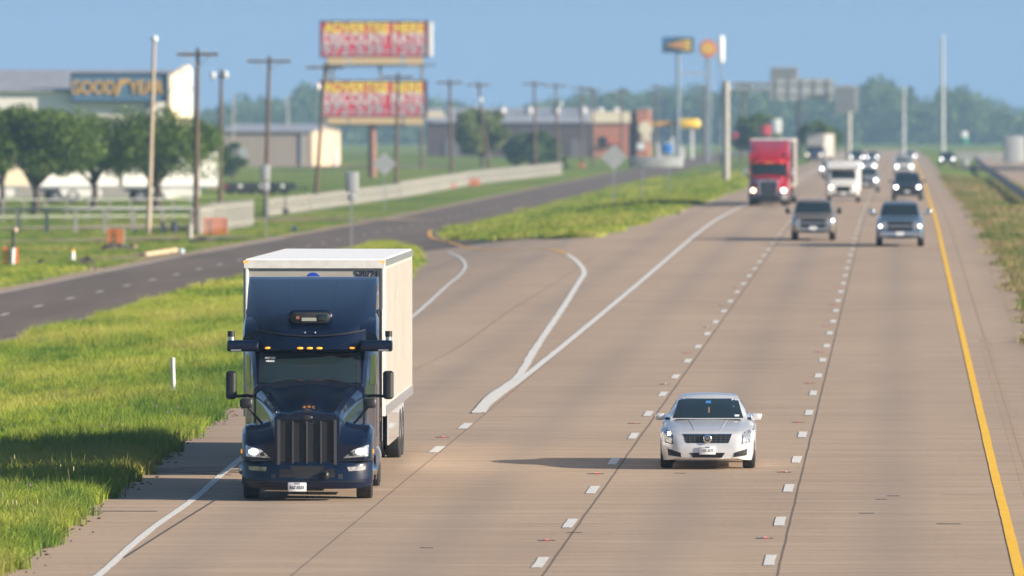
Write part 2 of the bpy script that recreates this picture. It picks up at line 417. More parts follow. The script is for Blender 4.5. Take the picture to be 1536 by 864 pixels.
def scraps(b):
    for px, py, w in ((1340, 745, .22), (1300, 771, .25), (1423, 787, .4), (1322, 750, .2), (892, 712, .3), (160, 768, 1.2), (200, 768, .8), (1020, 711, .2), (862, 800, .25), (640, 823, .2)):
        p = G(px, py); b.box((p.x, p.y, p.z+.016), (w, .12, .004))
mark('tar_patches', scraps, mat('tar', (.05, .045, .045), .7, var=.3))
tread = mark('tyre_scuff', lambda b: [ribbon(b, [(-12.4+i*.2, 172+i), (-13.4, 173+i*.7), (-14.2, 172.5+i*.5)], .18, .016, .05) for i in range(4)], mat('tyre_rubber_mark', (.09, .075, .065), .9, var=.3))

# lane reflectors (raised pavement markers)
rp = empty('road_reflector', (0, 0, 0), 0, 'small raised reflector on the concrete beside a lane dash', 'road reflector', 'raised reflectors along the lane dashes')
MB().box((0, 0, .012), (.12, .12, .022), taper=.6).build('marker_body', mat('marker_ceramic', (.6, .58, .55), .5), rp)
MB().box((0, .02, .003), (.26, .2, .004)).build('adhesive_pad', mat('tar', (.05, .045, .045)), rp)
MB().box((.0, -.058, .013), (.09, .01, .016)).build('lens', redl, rp)
CH[rp.name] = [x for x in bpy.data.objects if x.parent == rp]
first = True
for x0, y0, n in ((-5.62, 148.3, 8), (-2.16, 149.1, 8), (-9.3, 189.6, 1)):
    for k in range(n):
        o = rp if first else copy_tree(rp); first = False
        y = y0+24.4*k; o.location = (x0, y, T(x0, y)+.014); o.rotation_euler.z = random.uniform(-.3, .3)
        where = {-5.62: 'left of the sedan lane', -2.16: 'between the sedan lane and the yellow line', -9.3: 'just below the gore tip'}[x0]
        o['label'] = {-5.62: 'small raised reflector on the lane line between the truck and sedan lanes', -2.16: 'small raised reflector on the lane line nearest the yellow stripe', -9.3: 'small raised reflector between the two dashes below the white gore tip'}[x0]
        o['group'] = {-5.62: 'reflectors on the middle lane line', -2.16: 'reflectors on the lane line near the yellow stripe', -9.3: 'reflector below the gore'}[x0]

# ---------------------------------------------------------------- vehicles
def bvh_of(o):
    me = o.data; return BVHTree.FromPolygons([v.co.copy() for v in me.vertices], [tuple(p.vertices) for p in me.polygons])
def project(name, bvhs, quad, m, parent, side='front', nu=10, nv=6, off=.006, thick=.03, smooth=40):
    """skin a panel over a body: quad = four (u, v) corners; front: u=x v=z; right/left: u=y v=z."""
    (a, b_, c_, d) = [Vector(q) for q in quad]; pts = []; last = None; vals = []
    for j in range(nv+1):
        for i in range(nu+1):
            s, t = i/nu, j/nv; p = (a*(1-s)+b_*s)*(1-t)+(d*(1-s)+c_*s)*t
            if side == 'front': o_, dr = Vector((p.x, -20, p.y)), Vector((0, 1, 0))
            elif side == 'back': o_, dr = Vector((p.x, 60, p.y)), Vector((0, -1, 0))
            elif side == 'right': o_, dr = Vector((20, p.x, p.y)), Vector((-1, 0, 0))
            else: o_, dr = Vector((-20, p.x, p.y)), Vector((1, 0, 0))
            best = None
            for bv in bvhs:
                h = bv.ray_cast(o_, dr)
                if h[0] is not None and (best is None or h[3] < best): best = h[3]
            vals.append((o_, dr, best))
    known = [v[2] for v in vals if v[2] is not None]
    if not known: return None
    md = sorted(known)[len(known)//2]; g_ = MB(); F_ = []; Bk = []
    for o_, dr, h in vals:
        h = md if h is None else h; F_.append(o_+dr*(h-off)); Bk.append(o_+dr*(h-off+thick))
    N = len(F_); fs = []; w = nu+1
    for j in range(nv):
        for i in range(nu):
            q = j*w+i; fs.append((q, q+1, q+w+1, q+w)); fs.append((q+N, q+w+N, q+w+1+N, q+1+N))
    rim = [i for i in range(w)]+[j*w+nu for j in range(1, nv+1)]+[nv*w+i for i in range(nu-1, -1, -1)]+[j*w for j in range(nv-1, 0, -1)]
    for k in range(len(rim)): p, q = rim[k], rim[(k+1) % len(rim)]; fs.append((p, p+N, q+N, q))
    g_.add(F_+Bk, fs); return g_.build(name, m, parent, smooth)

def wheel(parent, x, y, r, w, rimm=None, dual=False, nm='wheel'):
    s = 1 if x > 0 else -1
    t = MB().lathe((x, y, r), (s, 0, 0), [(-w/2, r*.6), (-w/2, r*.93), (-w/2+.03, r*.99), (-w*.2, r), (w*.2, r), (w/2-.03, r*.99), (w/2, r*.93), (w/2, r*.62), (w/2-.04, r*.6)]).build(nm, rubber, parent, 30)
    h = MB().lathe((x, y, r), (s, 0, 0), [(-w/2+.02, r*.60), (w/2-.02, r*.61), (w/2-.05, r*.55), (w/2-.07, r*.3), (w/2-.01, r*.22), (w/2+.0, r*.1)])
    for k in range(5):
        a = k*2*math.pi/5; h.box((x+s*(w/2-.035), y+math.cos(a)*r*.38, r+math.sin(a)*r*.38), (.03, r*.14, r*.5), Matrix.Rotation(a-math.pi/2, 3, 'X'))
    h.build('rim', rimm or alu, t, 30)
    return t

def interp_st(st, y):
    ys = [s[0] for s in st]; return [interp(y, ys, [s[k] for s in st]) for k in range(1, len(st[0]))]
def car_body(st, wheels, r, roundness=.12, n=60):
    y0, y1 = st[0][0], st[-1][0]
    yy = sorted(set([s[0] for s in st]+list(np.linspace(y0, y1, n)))); secs = []
    for y in yy:
        hw, zb, zt = interp_st(st, y); za = zb+.012
        for wy in wheels:
            d = abs(y-wy)
            if d < r+.07: za = max(za, r*.95+math.sqrt(max((r+.07)**2-d*d, 0))*.98)
        za = min(za, zt-.12); zi = max(zb, 0)
        H = zt-zb; inner = max(hw-.27, .1)
        half = [(0, zi), (inner*.6, zi), (inner, zi+.005), (inner, za-.004), (hw-.035, za), (hw-.008, max(za+.02, zb+.25*H)), (hw, max(za+.05, zb+.5*H)), (hw*.985, max(za+.07, zb+.72*H)), (hw*.95, zt-.07), (hw*.86, zt-.018), (hw*.62, zt), (hw*.3, zt+.012), (0, zt+.016)]
        secs.append([(x, y, z) for x, z in half]+[(-x, y, z) for x, z in half[-2:0:-1]])
    return MB().loft(secs, True)
def cabin(st, n=36):
    yy = sorted(set([s[0] for s in st]+list(np.linspace(st[0][0], st[-1][0], n)))); secs = []
    for y in yy:
        hb, ht, zb, zt = interp_st(st, y); H = max(zt-zb, .01)
        half = [(0, zb-.03), (hb, zb-.03), (hb, zb), (hb+(ht-hb)*.45, zb+H*.45), (ht+.012, zt-min(.1, H*.3)), (ht-.035, zt-.028 if H > .06 else zt-.004), (ht*.72, zt-.003), (ht*.35, zt+.008), (0, zt+.012)]
        secs.append([(x, y, z) for x, z in half]+[(-x, y, z) for x, z in half[-2:0:-1]])
    return MB().loft(secs, True)
def mirror(parent, x, y, z, m, w=.2, h=.14, d=.1, arm_=.1):
    s = 1 if x > 0 else -1
    o = MB().rbox((x, y, z), (w, d, h), min(w, h)*.35, axis='y').build('side_mirror', m, parent)
    MB().box((x-s*(w/2+arm_/2-.02), y+.03, z-h*.28), (arm_+.06, .05, .04)).build('mirror_arm', blackpl, o); return o

def vehicle(name, label, cat, sp, loc, rz=0, group=None):
    t = empty(name, loc, rz, label, cat, group); p = sp['paint']
    bd = car_body(sp['body'], sp['wheels'], sp['r'], n=sp.get('n', 60)).build('body', p, t, 32)
    cb = cabin(sp['cabin']).build('cabin', sp.get('cabin_paint', p), t, 35); bv = [bvh_of(bd), bvh_of(cb)]
    def pj(nm, q, m, side='front', **k): return project(nm, bv, q, m, t, side, **k)
    pj('windscreen', sp['ws'], glass, off=.006, nu=16, nv=8)
    for q in sp.get('side_windows', []):
        pj('side_window', q, glass, 'right', off=.006); pj('side_window', q, glass, 'left', off=.006)
    if 'rear_window' in sp: pj('rear_window', sp['rear_window'], glass, 'back')
    hw = sp['body'][len(sp['body'])//2][1]
    for wy in sp['wheels']:
        for s in (-1, 1): wheel(t, s*(hw-.13), wy, sp['r'], .23 if sp['r'] < .36 else .27)
    for q, nm, m in sp['front']: pj(nm, q, m, off={'grille_bar': .02, 'licence_plate': .03}.get(nm, .008), thick=.03)
    for q in sp.get('lamps', []):
        lm = sp.get('lamp_mat', lens)
        pj('headlight', q, lm, off=.014); pj('headlight', [(-a, b) for a, b in q][::-1], lm, off=.014)
    for s in (-1, 1): mirror(t, s*sp['mir'][0], sp['mir'][1], sp['mir'][2], sp.get('mir_paint', p), *sp['mir'][3:])
    for s in (-1, 1):
        ty = sp['body'][-1]; pj('tail_light', [(s*ty[1]*.7, ty[3]-.25), (s*ty[1]*.97, ty[3]-.25), (s*ty[1]*.97, ty[3]-.1), (s*ty[1]*.7, ty[3]-.1)], redl, 'back')
    return t
def Q(x0, z0, x1, z1): return [(x0, z0), (x1, z0), (x1, z1), (x0, z1)]

# --- silver sedan
sed_body = [(0, .50, .24, .48), (.02, .60, .20, .60), (.07, .70, .175, .655), (.16, .79, .165, .69), (.3, .855, .16, .725), (.55, .885, .16, .775), (.95, .895, .16, .835), (1.4, .90, .16, .90), (2.0, .90, .17, .92), (3.3, .90, .18, .95), (3.9, .89, .19, .97), (4.4, .85, .22, .96), (4.58, .78, .28, .90), (4.64, .7, .34, .78)]
sed = dict(paint=silver, r=.325, wheels=(.83, 3.6), body=sed_body,
    cabin=[(1.32, .72, .70, .86, .885), (1.5, .735, .685, .87, 1.0), (1.75, .755, .655, .88, 1.14), (2.05, .77, .61, .90, 1.28), (2.2, .77, .59, .9, 1.325), (2.5, .77, .575, .91, 1.35), (2.9, .77, .575, .92, 1.35), (3.3, .76, .57, .93, 1.30), (3.8, .74, .6, .94, 1.1), (4.1, .72, .66, .94, .955)],
    ws=[(-.665, .925), (.665, .925), (.555, 1.275), (-.555, 1.275)],
    side_windows=[[(1.95, .97), (2.65, .97), (2.65, 1.24), (2.25, 1.24)], [(2.72, .97), (3.5, .98), (3.25, 1.22), (2.72, 1.24)]],
    rear_window=[(-.55, 1.02), (.55, 1.02), (.48, 1.22), (-.48, 1.22)],
    front=[([(-.395, .50), (.395, .50), (.455, .655), (-.455, .655)], 'grille', meshm),
           ([(-.27, .225), (.27, .225), (.33, .315), (-.33, .315)], 'lower_grille', meshm),
           ([(-.735, .265), (-.49, .235), (-.50, .315), (-.75, .395)], 'fog_grille', meshm), ([(.49, .235), (.735, .265), (.75, .395), (.50, .315)], 'fog_grille', meshm)],
    lamps=[[(-.79, .525), (-.655, .49), (-.67, .66), (-.80, .735)]], mir=(.905, 1.75, .94, .19, .125, .12, .06))
c0 = G(1062.5, 703); SX = c0.x
sedan = vehicle('sedan', 'silver four-door sedan driving alone in the middle lane with round grille badge', 'car', sed, (SX, c0.y-.83, T(SX, c0.y)+.012), .012)
SB = [bvh_of(o) for o in bpy.data.objects if o.parent == sedan and o.name.split('.')[0] in ('body', 'cabin')]
def spj(nm, q, m, **k): return project(nm, SB, q, m, sedan, **k)
for s in (-1, 1):
    q = [(s*.80, .505), (s*.64, .47), (s*.655, .675), (s*.812, .755)]
    spj('lamp_housing', q if s < 0 else [(-a, b) for a, b in [(-.80, .505), (-.64, .47), (-.655, .675), (-.812, .755)]][::-1], mat('lamp_housing', (.06, .05, .05), .4), off=.009)
for i, z in enumerate((.535, .575, .615)): spj('grille_bar', Q(-.40-i*.015, z, .40+i*.015, z+.008), mat('grille_bar_dark', (.16, .165, .17), .35, .7), off=.016, nv=1)
for x in (-.34, -.25, -.16, .16, .25, .34): spj('grille_bar', [(x*.95, .505), (x*.95+.01, .505), (x+.01, .65), (x, .65)], mat('grille_bar_dark', (.16, .165, .17)), off=.015, nu=1)
fr_ = spj('grille_frame', [(-.46, .652), (.46, .652), (.462, .668), (-.462, .668)], chrome, off=.02, nv=1)
MB().lathe((0, -.035, .578), (0, -1, 0), [(-.03, .08), (.0, .08), (.01, .07), (.012, .055)], 24).build('badge', chrome, sedan)
MB().lathe((0, -.046, .578), (0, -1, 0), [(0, .052), (.004, .05)], 20).build('badge_core', mat('badge_core_dark', (.05, .05, .055), .4, .4), sedan)
MB().prism([(-.035, .60), (.035, .60), (.032, .575), (0, .552), (-.032, .575)], -.058, -.045).build('badge_crest', mat('badge_grey', (.35, .3, .25), .3, .7), sedan)
pl = MB().rbox((0.0, -.03, .36), (.305, .02, .155), .015).build('licence_plate', plate, sedan)
text('plate_lettering', 'TEXAS', .03, ink, pl, face_y(0, -.042, .42), .001)
text('plate_lettering', 'NBK 4172', .075, mat('faded_ink', (.25, .25, .26), .6), pl, face_y(0, -.042, .355), .001, .72)
for s in (-1, 1):
    cr = MB(); ribbon_pts = [(s*.30, .35, .0), (s*.36, .8, .0), (s*.44, 1.3, .0)]
    spj('bulb_or_glint', Q(s*.72-.03, .64, s*.72+.03, .70), lamp_or_glint if s < 0 else lens, off=.02)
MB().prism([(-.62, .888), (.62, .888), (.60, .905), (-.60, .905)], 1.28, 1.36).build('wiper_cowl', blackpl, sedan)
spj('visor_strip', Q(-.05, 1.19, .05, 1.235), mat('blue_sensor', (.05, .2, .5), .4), off=.012)
spj('windscreen_sticker', Q(.50, .955, .585, .985), plate, off=.012)
spj('hanging_charm', Q(.0, 1.02, .03, 1.12), mat('charm', (.2, .15, .1), .6), off=.012)
for s in (-1, 1):
    cr = []
    for k in range(10):
        t = k/9; x = s*(.24+.12*t); y = .25+t*1.05; h = SB[0].ray_cast(Vector((x, y, 5)), Vector((0, 0, -1))); cr.append(h[0]+Vector((0, 0, -.004)))
    MB().tube(cr, .011, 6).build('bonnet_crease', silver, sedan)

# --- semi tractor
def tractor(name, label, loc, rz, p, hero=False, grillem=blackpl, group=None, cat='semi truck', lampm=lens):
    t = empty(name, loc, rz, label, cat, group)
    # hood: from the grille crown back to the cowl
    hs = [(0.00, .52, 1.36, .62), (.03, .55, 1.47, .60), (.10, .58, 1.52, .60), (.35, .62, 1.58, .6), (.8, .68, 1.67, .6), (1.3, .76, 1.77, .62), (1.8, .85, 1.86, .62), (2.2, .93, 1.93, .64), (2.45, .97, 1.95, .66)]
    DZR = 0 if hero else -.20
    secs = []
    for y in sorted(set([s[0] for s in hs]+list(np.linspace(0, 2.45, 26)))):
        hw, zt, zb = interp_st(hs, y); k = sm(y/.5); zt += DZR*sm(y/1.5)
        half = [(0, zb), (hw*.98, zb), (hw*1.0, zb+.35*(zt-zb)), (hw*1.0, zt-.22), (hw*.985, zt-.12), (hw*.93, zt-.045), (hw*.80, zt+.0), (hw*.70, zt-.012*k), (hw*.52, zt-.035*k), (hw*.3, zt+.012), (0, zt+.03)]
        secs.append([(x, y, z) for x, z in half]+[(-x, y, z) for x, z in half[-2:0:-1]])
    hood = MB().loft(secs).build('hood', p, t, 30)
    # fenders with an arch over the steer wheel (axle at y=1.2)
    for s in (-1, 1):
        secs = []
        for y in np.linspace(-.02, 2.05, 34):
            fz = interp(y, [-.02, .05, .15, .35, .7, 1.2, 1.7, 2.05], [.98, 1.05, 1.12, 1.22, 1.31, 1.32, 1.22, 1.02]); d = abs(y-1.2)
            xo = interp(y, [-.02, .05, .2, .5, 1.2, 2.05], [1.00, 1.07, 1.125, 1.15, 1.155, 1.10]); xi = interp(y, [0, 2.05], [.50, .82])
            zl = .70
            if d < .62: zl = max(zl, .52+math.sqrt(.62**2-d*d))
            zl = min(zl, fz-.08)
            pr = [(xi, zl), (xo-.03, zl), (xo, zl+.03), (xo, fz-.25 if fz-.25 > zl+.04 else zl+.04), (xo-.015, fz-.08), (xo-.07, fz-.012), (xo-.16, fz), (xo-.32, fz+.0), (xi+.05, fz+.06), (xi, fz+.02)]
            secs.append([(s*x, y, z) for x, z in pr])
        MB().loft(secs).build('fender', p, t, 35)
    # bumper
    pts = []
    secs = []
    for u in np.linspace(-1, 1, 29):
        x = u*1.135; y = -.10+.30*abs(u)**5+.05*u*u; zb = .22+.07*abs(u)**8; zt = .70
        secs.append([(x, y+.02, zb), (x, y-.02, zb+.05), (x, y-.035, zb+.16), (x, y-.005, zb+.26), (x, y-.01, zt-.07), (x, y+.03, zt-.01), (x, y+.2, zt), (x, y+.25, zb)])
    bump = MB().loft(secs).build('bumper', p if hero else blackpl, t, 40)
    # lower crossmember / underside and frame rails
    MB().box((0, 4.2, .82), (.9, 7.6, .22)).build('chassis_frame', blackpl, t)
    MB().box((0, 1.3, .5), (1.2, 2.2, .25)).build('engine_pan', blackpl, t)
    # grille
    gf = MB(); out = [(-.50, .665), (0, .63), (.50, .665), (.50, 1.42), (.36, 1.44), (.17, 1.43), (.10, 1.39), (0, 1.37), (-.10, 1.39), (-.17, 1.43), (-.36, 1.44), (-.50, 1.42)]
    gr = gf.prism(out, -.06, .1).build('grille', meshm, t)
    bars = MB()
    for x in (-.49, -.245, 0, .245, .49): bars.box((x, -.075, 1.03), (.028 if abs(x) < .4 else .05, .05, .78 if abs(x) > .4 else .74))
    bars.build('grille_bars', grillem if not hero else mat('grille_bar_satin', (.10, .10, .11), .35, .6), gr)
    gs = MB(); rim_o = [(-.56, .64), (0, .60), (.56, .64), (.56, 1.46), (.3, 1.515), (0, 1.53), (-.3, 1.515), (-.56, 1.46)]; rim_i = [(-.50, .68), (0, .65), (.50, .68), (.50, 1.405), (.2, 1.42), (0, 1.37), (-.2, 1.42), (-.50, 1.405)]
    n = 8; vs = [(x, -.085, z) for x, z in rim_o]+[(x, -.085, z) for x, z in rim_i]+[(x, .05, z) for x, z in rim_o]+[(x, .05, z) for x, z in rim_i]; fs = []
    for i in range(n):
        j = (i+1) % n; fs += [(i, j, j+n, i+n), (i+2*n, i+3*n, j+3*n, j+2*n), (i, i+2*n, j+2*n, j), (i+n, j+n, j+3*n, i+3*n)]
    gs.add(vs, fs).build('grille_surround', p if hero else chrome, gr, 30)
    MB().ball((0, -.09, 1.455), (.10, .02, .045)).build('front_emblem', blackpl, gr)
    MB().box((0, .02, 1.56), (.10, .12, .05)).build('hood_sensor', blackpl, t)
    # headlights skinned on the fenders
    fb = [bvh_of(o) for o in bpy.data.objects if o.parent == t and o.name.split('.')[0] in ('fender', 'bumper')]
    for s in (-1, 1):
        q = [(s*1.06, .785), (s*.63, .752), (s*.80, .90), (s*1.075, .985)]
        if s > 0: q = q[::-1]
        h = project('headlight', fb, q, lens, t, off=.018, nu=10, nv=6)
        MB().ball((s*.93, -.055, .865), (.085, .02, .05)).build('bulb_or_glint', lampm, h)
        MB().ball((s*.77, -.055, .825), (.05, .018, .035)).build('bulb_or_glint', blackpl, h)
        q = [(s*1.02, .545), (s*.72, .525), (s*.70, .60), (s*1.02, .61)]
        project('fog_lamp', fb, q if s < 0 else q[::-1], lens, t, off=.012)
        project('tow_hole', fb, Q(s*.58-.04, .40, s*.58+.04, .48), blackpl, t, off=.008)
        project('bumper_vent', fb, [(s*.48, .42), (s*.18, .42), (s*.24, .55), (s*.48, .57)] if s < 0 else [(s*.18, .42), (s*.48, .42), (s*.48, .57), (s*.24, .55)], meshm, t, off=.01)
        MB().box((s*1.15, .35, .86), (.012, .07, .07)).build('side_marker', amber, t)
    project('gap_line', fb, Q(-1.08, .70, -.5, .715), blackpl, t, off=.012, nv=1); project('gap_line', fb, Q(.5, .70, 1.08, .715), blackpl, t, off=.012, nv=1); project('bumper_crease', fb, Q(-1.0, .345, 1.0, .355), blackpl, t, off=.006, nu=20, nv=1)
    project('bumper_centre', fb, [(-.20, .40), (.20, .40), (.30, .62), (-.30, .62)], blackpl, t, off=.006)
    # cab + sleeper: lower box
    secs = []
    for y, hw, zt in ((2.35, .97, 1.98), (2.45, 1.0, 2.0), (2.7, 1.02, 2.3), (2.95, 1.05, 2.62), (3.4, 1.13, 2.84), (3.6, 1.16, 2.86), (6.6, 1.2, 2.9), (6.9, 1.19, 2.9)) if hero else ((2.3, 1.08, 1.74), (2.4, 1.12, 1.78), (2.6, 1.14, 2.1), (2.8, 1.15, 2.45), (3.2, 1.17, 2.7), (6.9, 1.19, 2.9)) if 1 else ((2.35, .97, 1.98), (2.45, 1.0, 2.0), (2.7, 1.02, 2.3), (2.95, 1.05, 2.62), (3.4, 1.13, 2.84), (3.6, 1.16, 2.86), (6.6, 1.2, 2.9), (6.9, 1.19, 2.9)):
        half = [(0, .72), (hw-.05, .72), (hw, .8), (hw, 1.9), (hw*.985, zt-.15 if zt-.15 > 1.92 else 1.92), (hw*.93, zt-.02), (hw*.6, zt+.03), (0, zt+.05)]
        secs.append([(x, y, z) for x, z in half]+[(-x, y, z) for x, z in half[-2:0:-1]])
    cab = MB().loft(secs).build('cab', p, t, 30)
    cbv = [bvh_of(cab)]
    w = project('windscreen', cbv, [(-.84, 2.0), (.84, 2.0), (.83, 2.50), (-.83, 2.50)] if hero else [(-1.03, 1.76), (1.03, 1.76), (1.04, 2.42), (-1.04, 2.42)], mat('truck_glass', (.014, .024, .028), .05, 0, coat=.3, spec=.5) if hero else glass, t, off=.012, nu=16, nv=8)
    if hero: project('shade_band', cbv, [(-.83, 2.44), (.83, 2.44), (.83, 2.505), (-.83, 2.505)], blackpl, t, off=.016, nv=2)
    # black surround and A pillars
    for s in (-1, 1) if hero else (): project('pillar_trim', cbv, [(s*.84, 1.99), (s*.90, 1.99), (s*.89, 2.52), (s*.83, 2.52)] if s > 0 else [(s*.90, 1.99), (s*.84, 1.99), (s*.83, 2.52), (s*.89, 2.52)], blackpl, t, off=.01, nu=2)
    for s in (-1, 1): MB().tube([(s*.55, 2.36, 2.02), (s*.35, 2.38, 2.06), (s*.08, 2.37, 2.07)], .012, 6).build('wiper', blackpl, t)
    for s in (-1, 1):
        side = 'right' if s > 0 else 'left'
        project('side_window', cbv, [(2.95, 1.95), (3.75, 1.95), (3.75, 2.5), (3.1, 2.45)], glass, t, side)
        project('door_seam', cbv, Q(3.85, 1.0, 3.88, 2.6), blackpl, t, side, nu=1)
        project('sleeper_window', cbv, Q(5.1, 2.0, 5.5, 2.4), glass, t, side)
    # visor band
    secs = []
    for u in np.linspace(-1, 1, 25):
        x = u*.985; y = 2.62+.32*abs(u)**3; zt = 2.80+.11*u*u+DZR*1.2; zb = (2.545 if hero else 2.42)+.02*u*u
        secs.append([(x, y, zb), (x, y-.03, zb+.03), (x, y+.05, (zb+zt)/2), (x, y+.16, zt), (x, y+.75, zt+.02), (x, y+.75, zb)])
    MB().loft(secs).build('sun_visor', p, t, 35)
    for x in (-.74, -.17, 0, .17, .74): MB().ball((x, 2.62+.32*abs(x/.985)**3-.02, 2.60+DZR*.6), (.055, .03, .02)).build('marker_lamp', amber, t)
    # roof fairing
    def fair(u, v):
        uu = 2*u-1; hw = .93+.21*v**.8; x = uu*(hw if hero else 1.12); z = 2.80+DZR*1.2*(1-v)+.10*uu*uu*(1-v)+(3.80-2.80)*v-.04*uu*uu*v*0; y = 2.86+.32*abs(uu)**3*(1-v)+3.1*(v**1.25)*(1-.25*(1-v))+.10*abs(uu)**6
        return (x, y-.45*math.sin(v*math.pi)*(1-abs(uu)**4)*.3, z)
    nu, nv = 24, 16; ff = MB().grid(fair, nu, nv)
    # close it: top shelf and sides running back
    base = len(ff.v); vs = []
    for j in range(nv+1):
        for s in (0, 1):
            x, y, z = fair(s, j/nv); q = 1 if s else -1; vs.append((q*(abs(x)+(1.165-abs(x))*.88), y+.16+.5*(1.165-abs(x)), z)); 
    for j in range(nv+1):
        for s in (0, 1): vs.append((1.175 if s else -1.175, 6.75, fair(s, j/nv)[2]))
    ff.v += vs; M2 = 2*(nv+1)
    for j in range(nv):
        for s in (0, 1): ff.f.append((base+2*j+s, base+2*(j+1)+s, base+M2+2*(j+1)+s, base+M2+2*j+s))
    for j in range(nv):
        for s in (0, 1):
            a = j*(nu+1)+(nu if s else 0); b_ = (j+1)*(nu+1)+(nu if s else 0); ff.f.append((a, b_, base+2*(j+1)+s, base+2*j+s))
    top = [nv*(nu+1)+i for i in range(nu+1)]; ff.f.append(tuple(top+[base+2*nv+1, base+M2+2*nv+1, base+M2+2*nv, base+2*nv])); bk = [base+M2+2*j for j in range(nv+1)]+[base+M2+2*j+1 for j in range(nv, -1, -1)]; ff.f.append(tuple(bk))
    rf = ff.build('roof_fairing', p, t, 40)
    MB().tube([(x, 2.60+.32*abs(x/.985)**3+.16*1.0+.0, 2.80+.11*(x/.985)**2+.01) for x in np.linspace(-.97, .97, 21)], .014, 6).build('visor_seam', blackpl, t)
    for s in (.33, .67): MB().tube([Vector(fair(s+(s-.5)*.15*v, v))+Vector((0, -.004, 0)) for v in np.linspace(.1, .95, 10)], .007, 5).build('fairing_crease', p, rf)
    for s in (-1, 1):   # side shoulder of the sleeper
        secs = []
        for y, zt in ((3.1, 2.86), (3.3, 3.0), (3.7, 3.12), (4.2, 3.18), (5.0, 3.2), (6.8, 3.2)):
            secs.append([(s*.9, y, 2.6), (s*1.19, y, 2.6), (s*1.195, y, zt-.12), (s*1.16, y, zt-.03), (s*1.05, y, zt), (s*.9, y, zt)])
        MB().loft(secs).build('shoulder_fairing', p, t, 35)
        MB().box((s*1.215, 7.35, 2.0), (.03, 1.0, 2.4)).build('side_extender', p, t)
        # fuel tank, steps
        MB().cyl((s*.93, 3.7, .62), (s*.93, 5.0, .62), .31, n=24).build('fuel_tank', alu, t)
        MB().box((s*1.02, 2.75, .5), (.3, 1.1, .45)).build('cab_step', p, t)
        # mirrors on arms
        m_ = MB().rbox((s*1.385, 2.62, 1.95), (.19, .17, .50), .07, axis='z').build('side_mirror', blackpl if hero else chrome, t)
        MB().tube([(s*1.36, 2.66, 1.75), (s*1.1, 2.72, 1.76), (s*.97, 2.75, 1.74)], .028, 8).build('mirror_arm', blackpl, m_)
        m_ = MB().rbox((s*1.08, .85, 1.68), (.22, .12, .17), .05).build('hood_mirror', blackpl, t)
        MB().tube([(s*1.05, .87, 1.62), (s*.92, .95, 1.45), (s*.78, 1.0, 1.30)], .022, 8).build('mirror_arm', blackpl, m_)
    if hero:
        for s in (-1, 1):
            a = MB().rbox((s*1.18, 2.75, 2.64), (.56, .26, .20), .05, axis='x').build('sensor_arm', p, t)
            MB().cyl((s*1.39, 2.74, 2.73), (s*1.39, 2.74, 2.80), .055).build('sensor_mount', alu, a)
            MB().cyl((s*1.39, 2.74, 2.80), (s*1.39, 2.74, 2.90), .065).build('lidar', blackpl, a)
            MB().box((s*1.3, 2.615, 2.565), (.18, .01, .025)).build('sensor_lens', alu, a)
        yb = fair(.5, .19)[1]
        a = MB().rbox((0, yb+.25, 3.13), (.78, .62, .27), .12, axis='y', n=5).build('sensor_pod', p, t)
        MB().rbox((0, yb-.065, 3.13), (.68, .02, .19), .08, n=5).build('pod_window', blackpl, a)
        MB().rbox((.22, yb-.085, 3.13), (.18, .015, .12), .02).build('camera_lens', glass, a)
        MB().box((-.02, yb-.085, 3.10), (.26, .01, .06)).build('pod_label', mat('pod_steel', (.5, .5, .42), .4, .5), a)
        MB().box((-.22, yb-.085, 3.13), (.06, .01, .05)).build('pod_label', mat('pod_rust', (.3, .12, .08), .4), a)
        MB().ball((.33, -.16, .46), (.06, .08, .08)).build('bumper_camera', blackpl, t)
        for s in (-.09, .09): MB().ball((s, 2.82, 2.87), .018).build('roof_bolt', alu, t)
        pl = MB().rbox((-.17, -.16, .255), (.32, .015, .155), .012).build('licence_plate', plate, t)
        text('plate_lettering', 'TEXAS', .035, mat('plate_blue_ink', (.03, .06, .25), .6), pl, face_y(-.17, -.17, .313), .001)
        text('plate_lettering', 'R67-5531', .085, ink, pl, face_y(-.17, -.17, .245), .001, .78)
        for k, tx in enumerate(('AS7104', '38652')): text('windscreen_lettering', tx, .06, plate, w, face_y(-.72, 2.70-.015, 2.46-.06*k) if False else Matrix.Translation((-.70, 2.74-.07*k, 2.43-.06*k)) @ Matrix.Rotation(math.radians(45), 4, 'X'), .001)
    # wheels: steer, and two drive axles with dual tyres
    for s in (-1, 1):
        sw = wheel(t, s*.985, 1.2, .51, .28, chrome, nm='steer_wheel'); MB().lathe((s*1.10, 1.2, .51), (s, 0, 0), [(0, .19), (.04, .18), (.045, .09), (.10, .08), (.11, .04)], 20).build('hub', chrome, sw)
        MB().tube([(s*.60, .10, .75), (s*.585, .35, 1.0), (s*.62, .9, 1.25), (s*.80, 1.9, 1.2)], .012, 6).build('hood_seam', blackpl, t)
        for y in (6.1, 7.4):
            wheel(t, s*1.07, y, .51, .25, alu, nm='drive_wheel'); wheel(t, s*.78, y, .51, .25, alu, nm='drive_wheel')
    MB().box((0, 6.8, 1.02), (.95, 1.0, .14)).build('fifth_wheel', blackpl, t)
    return t
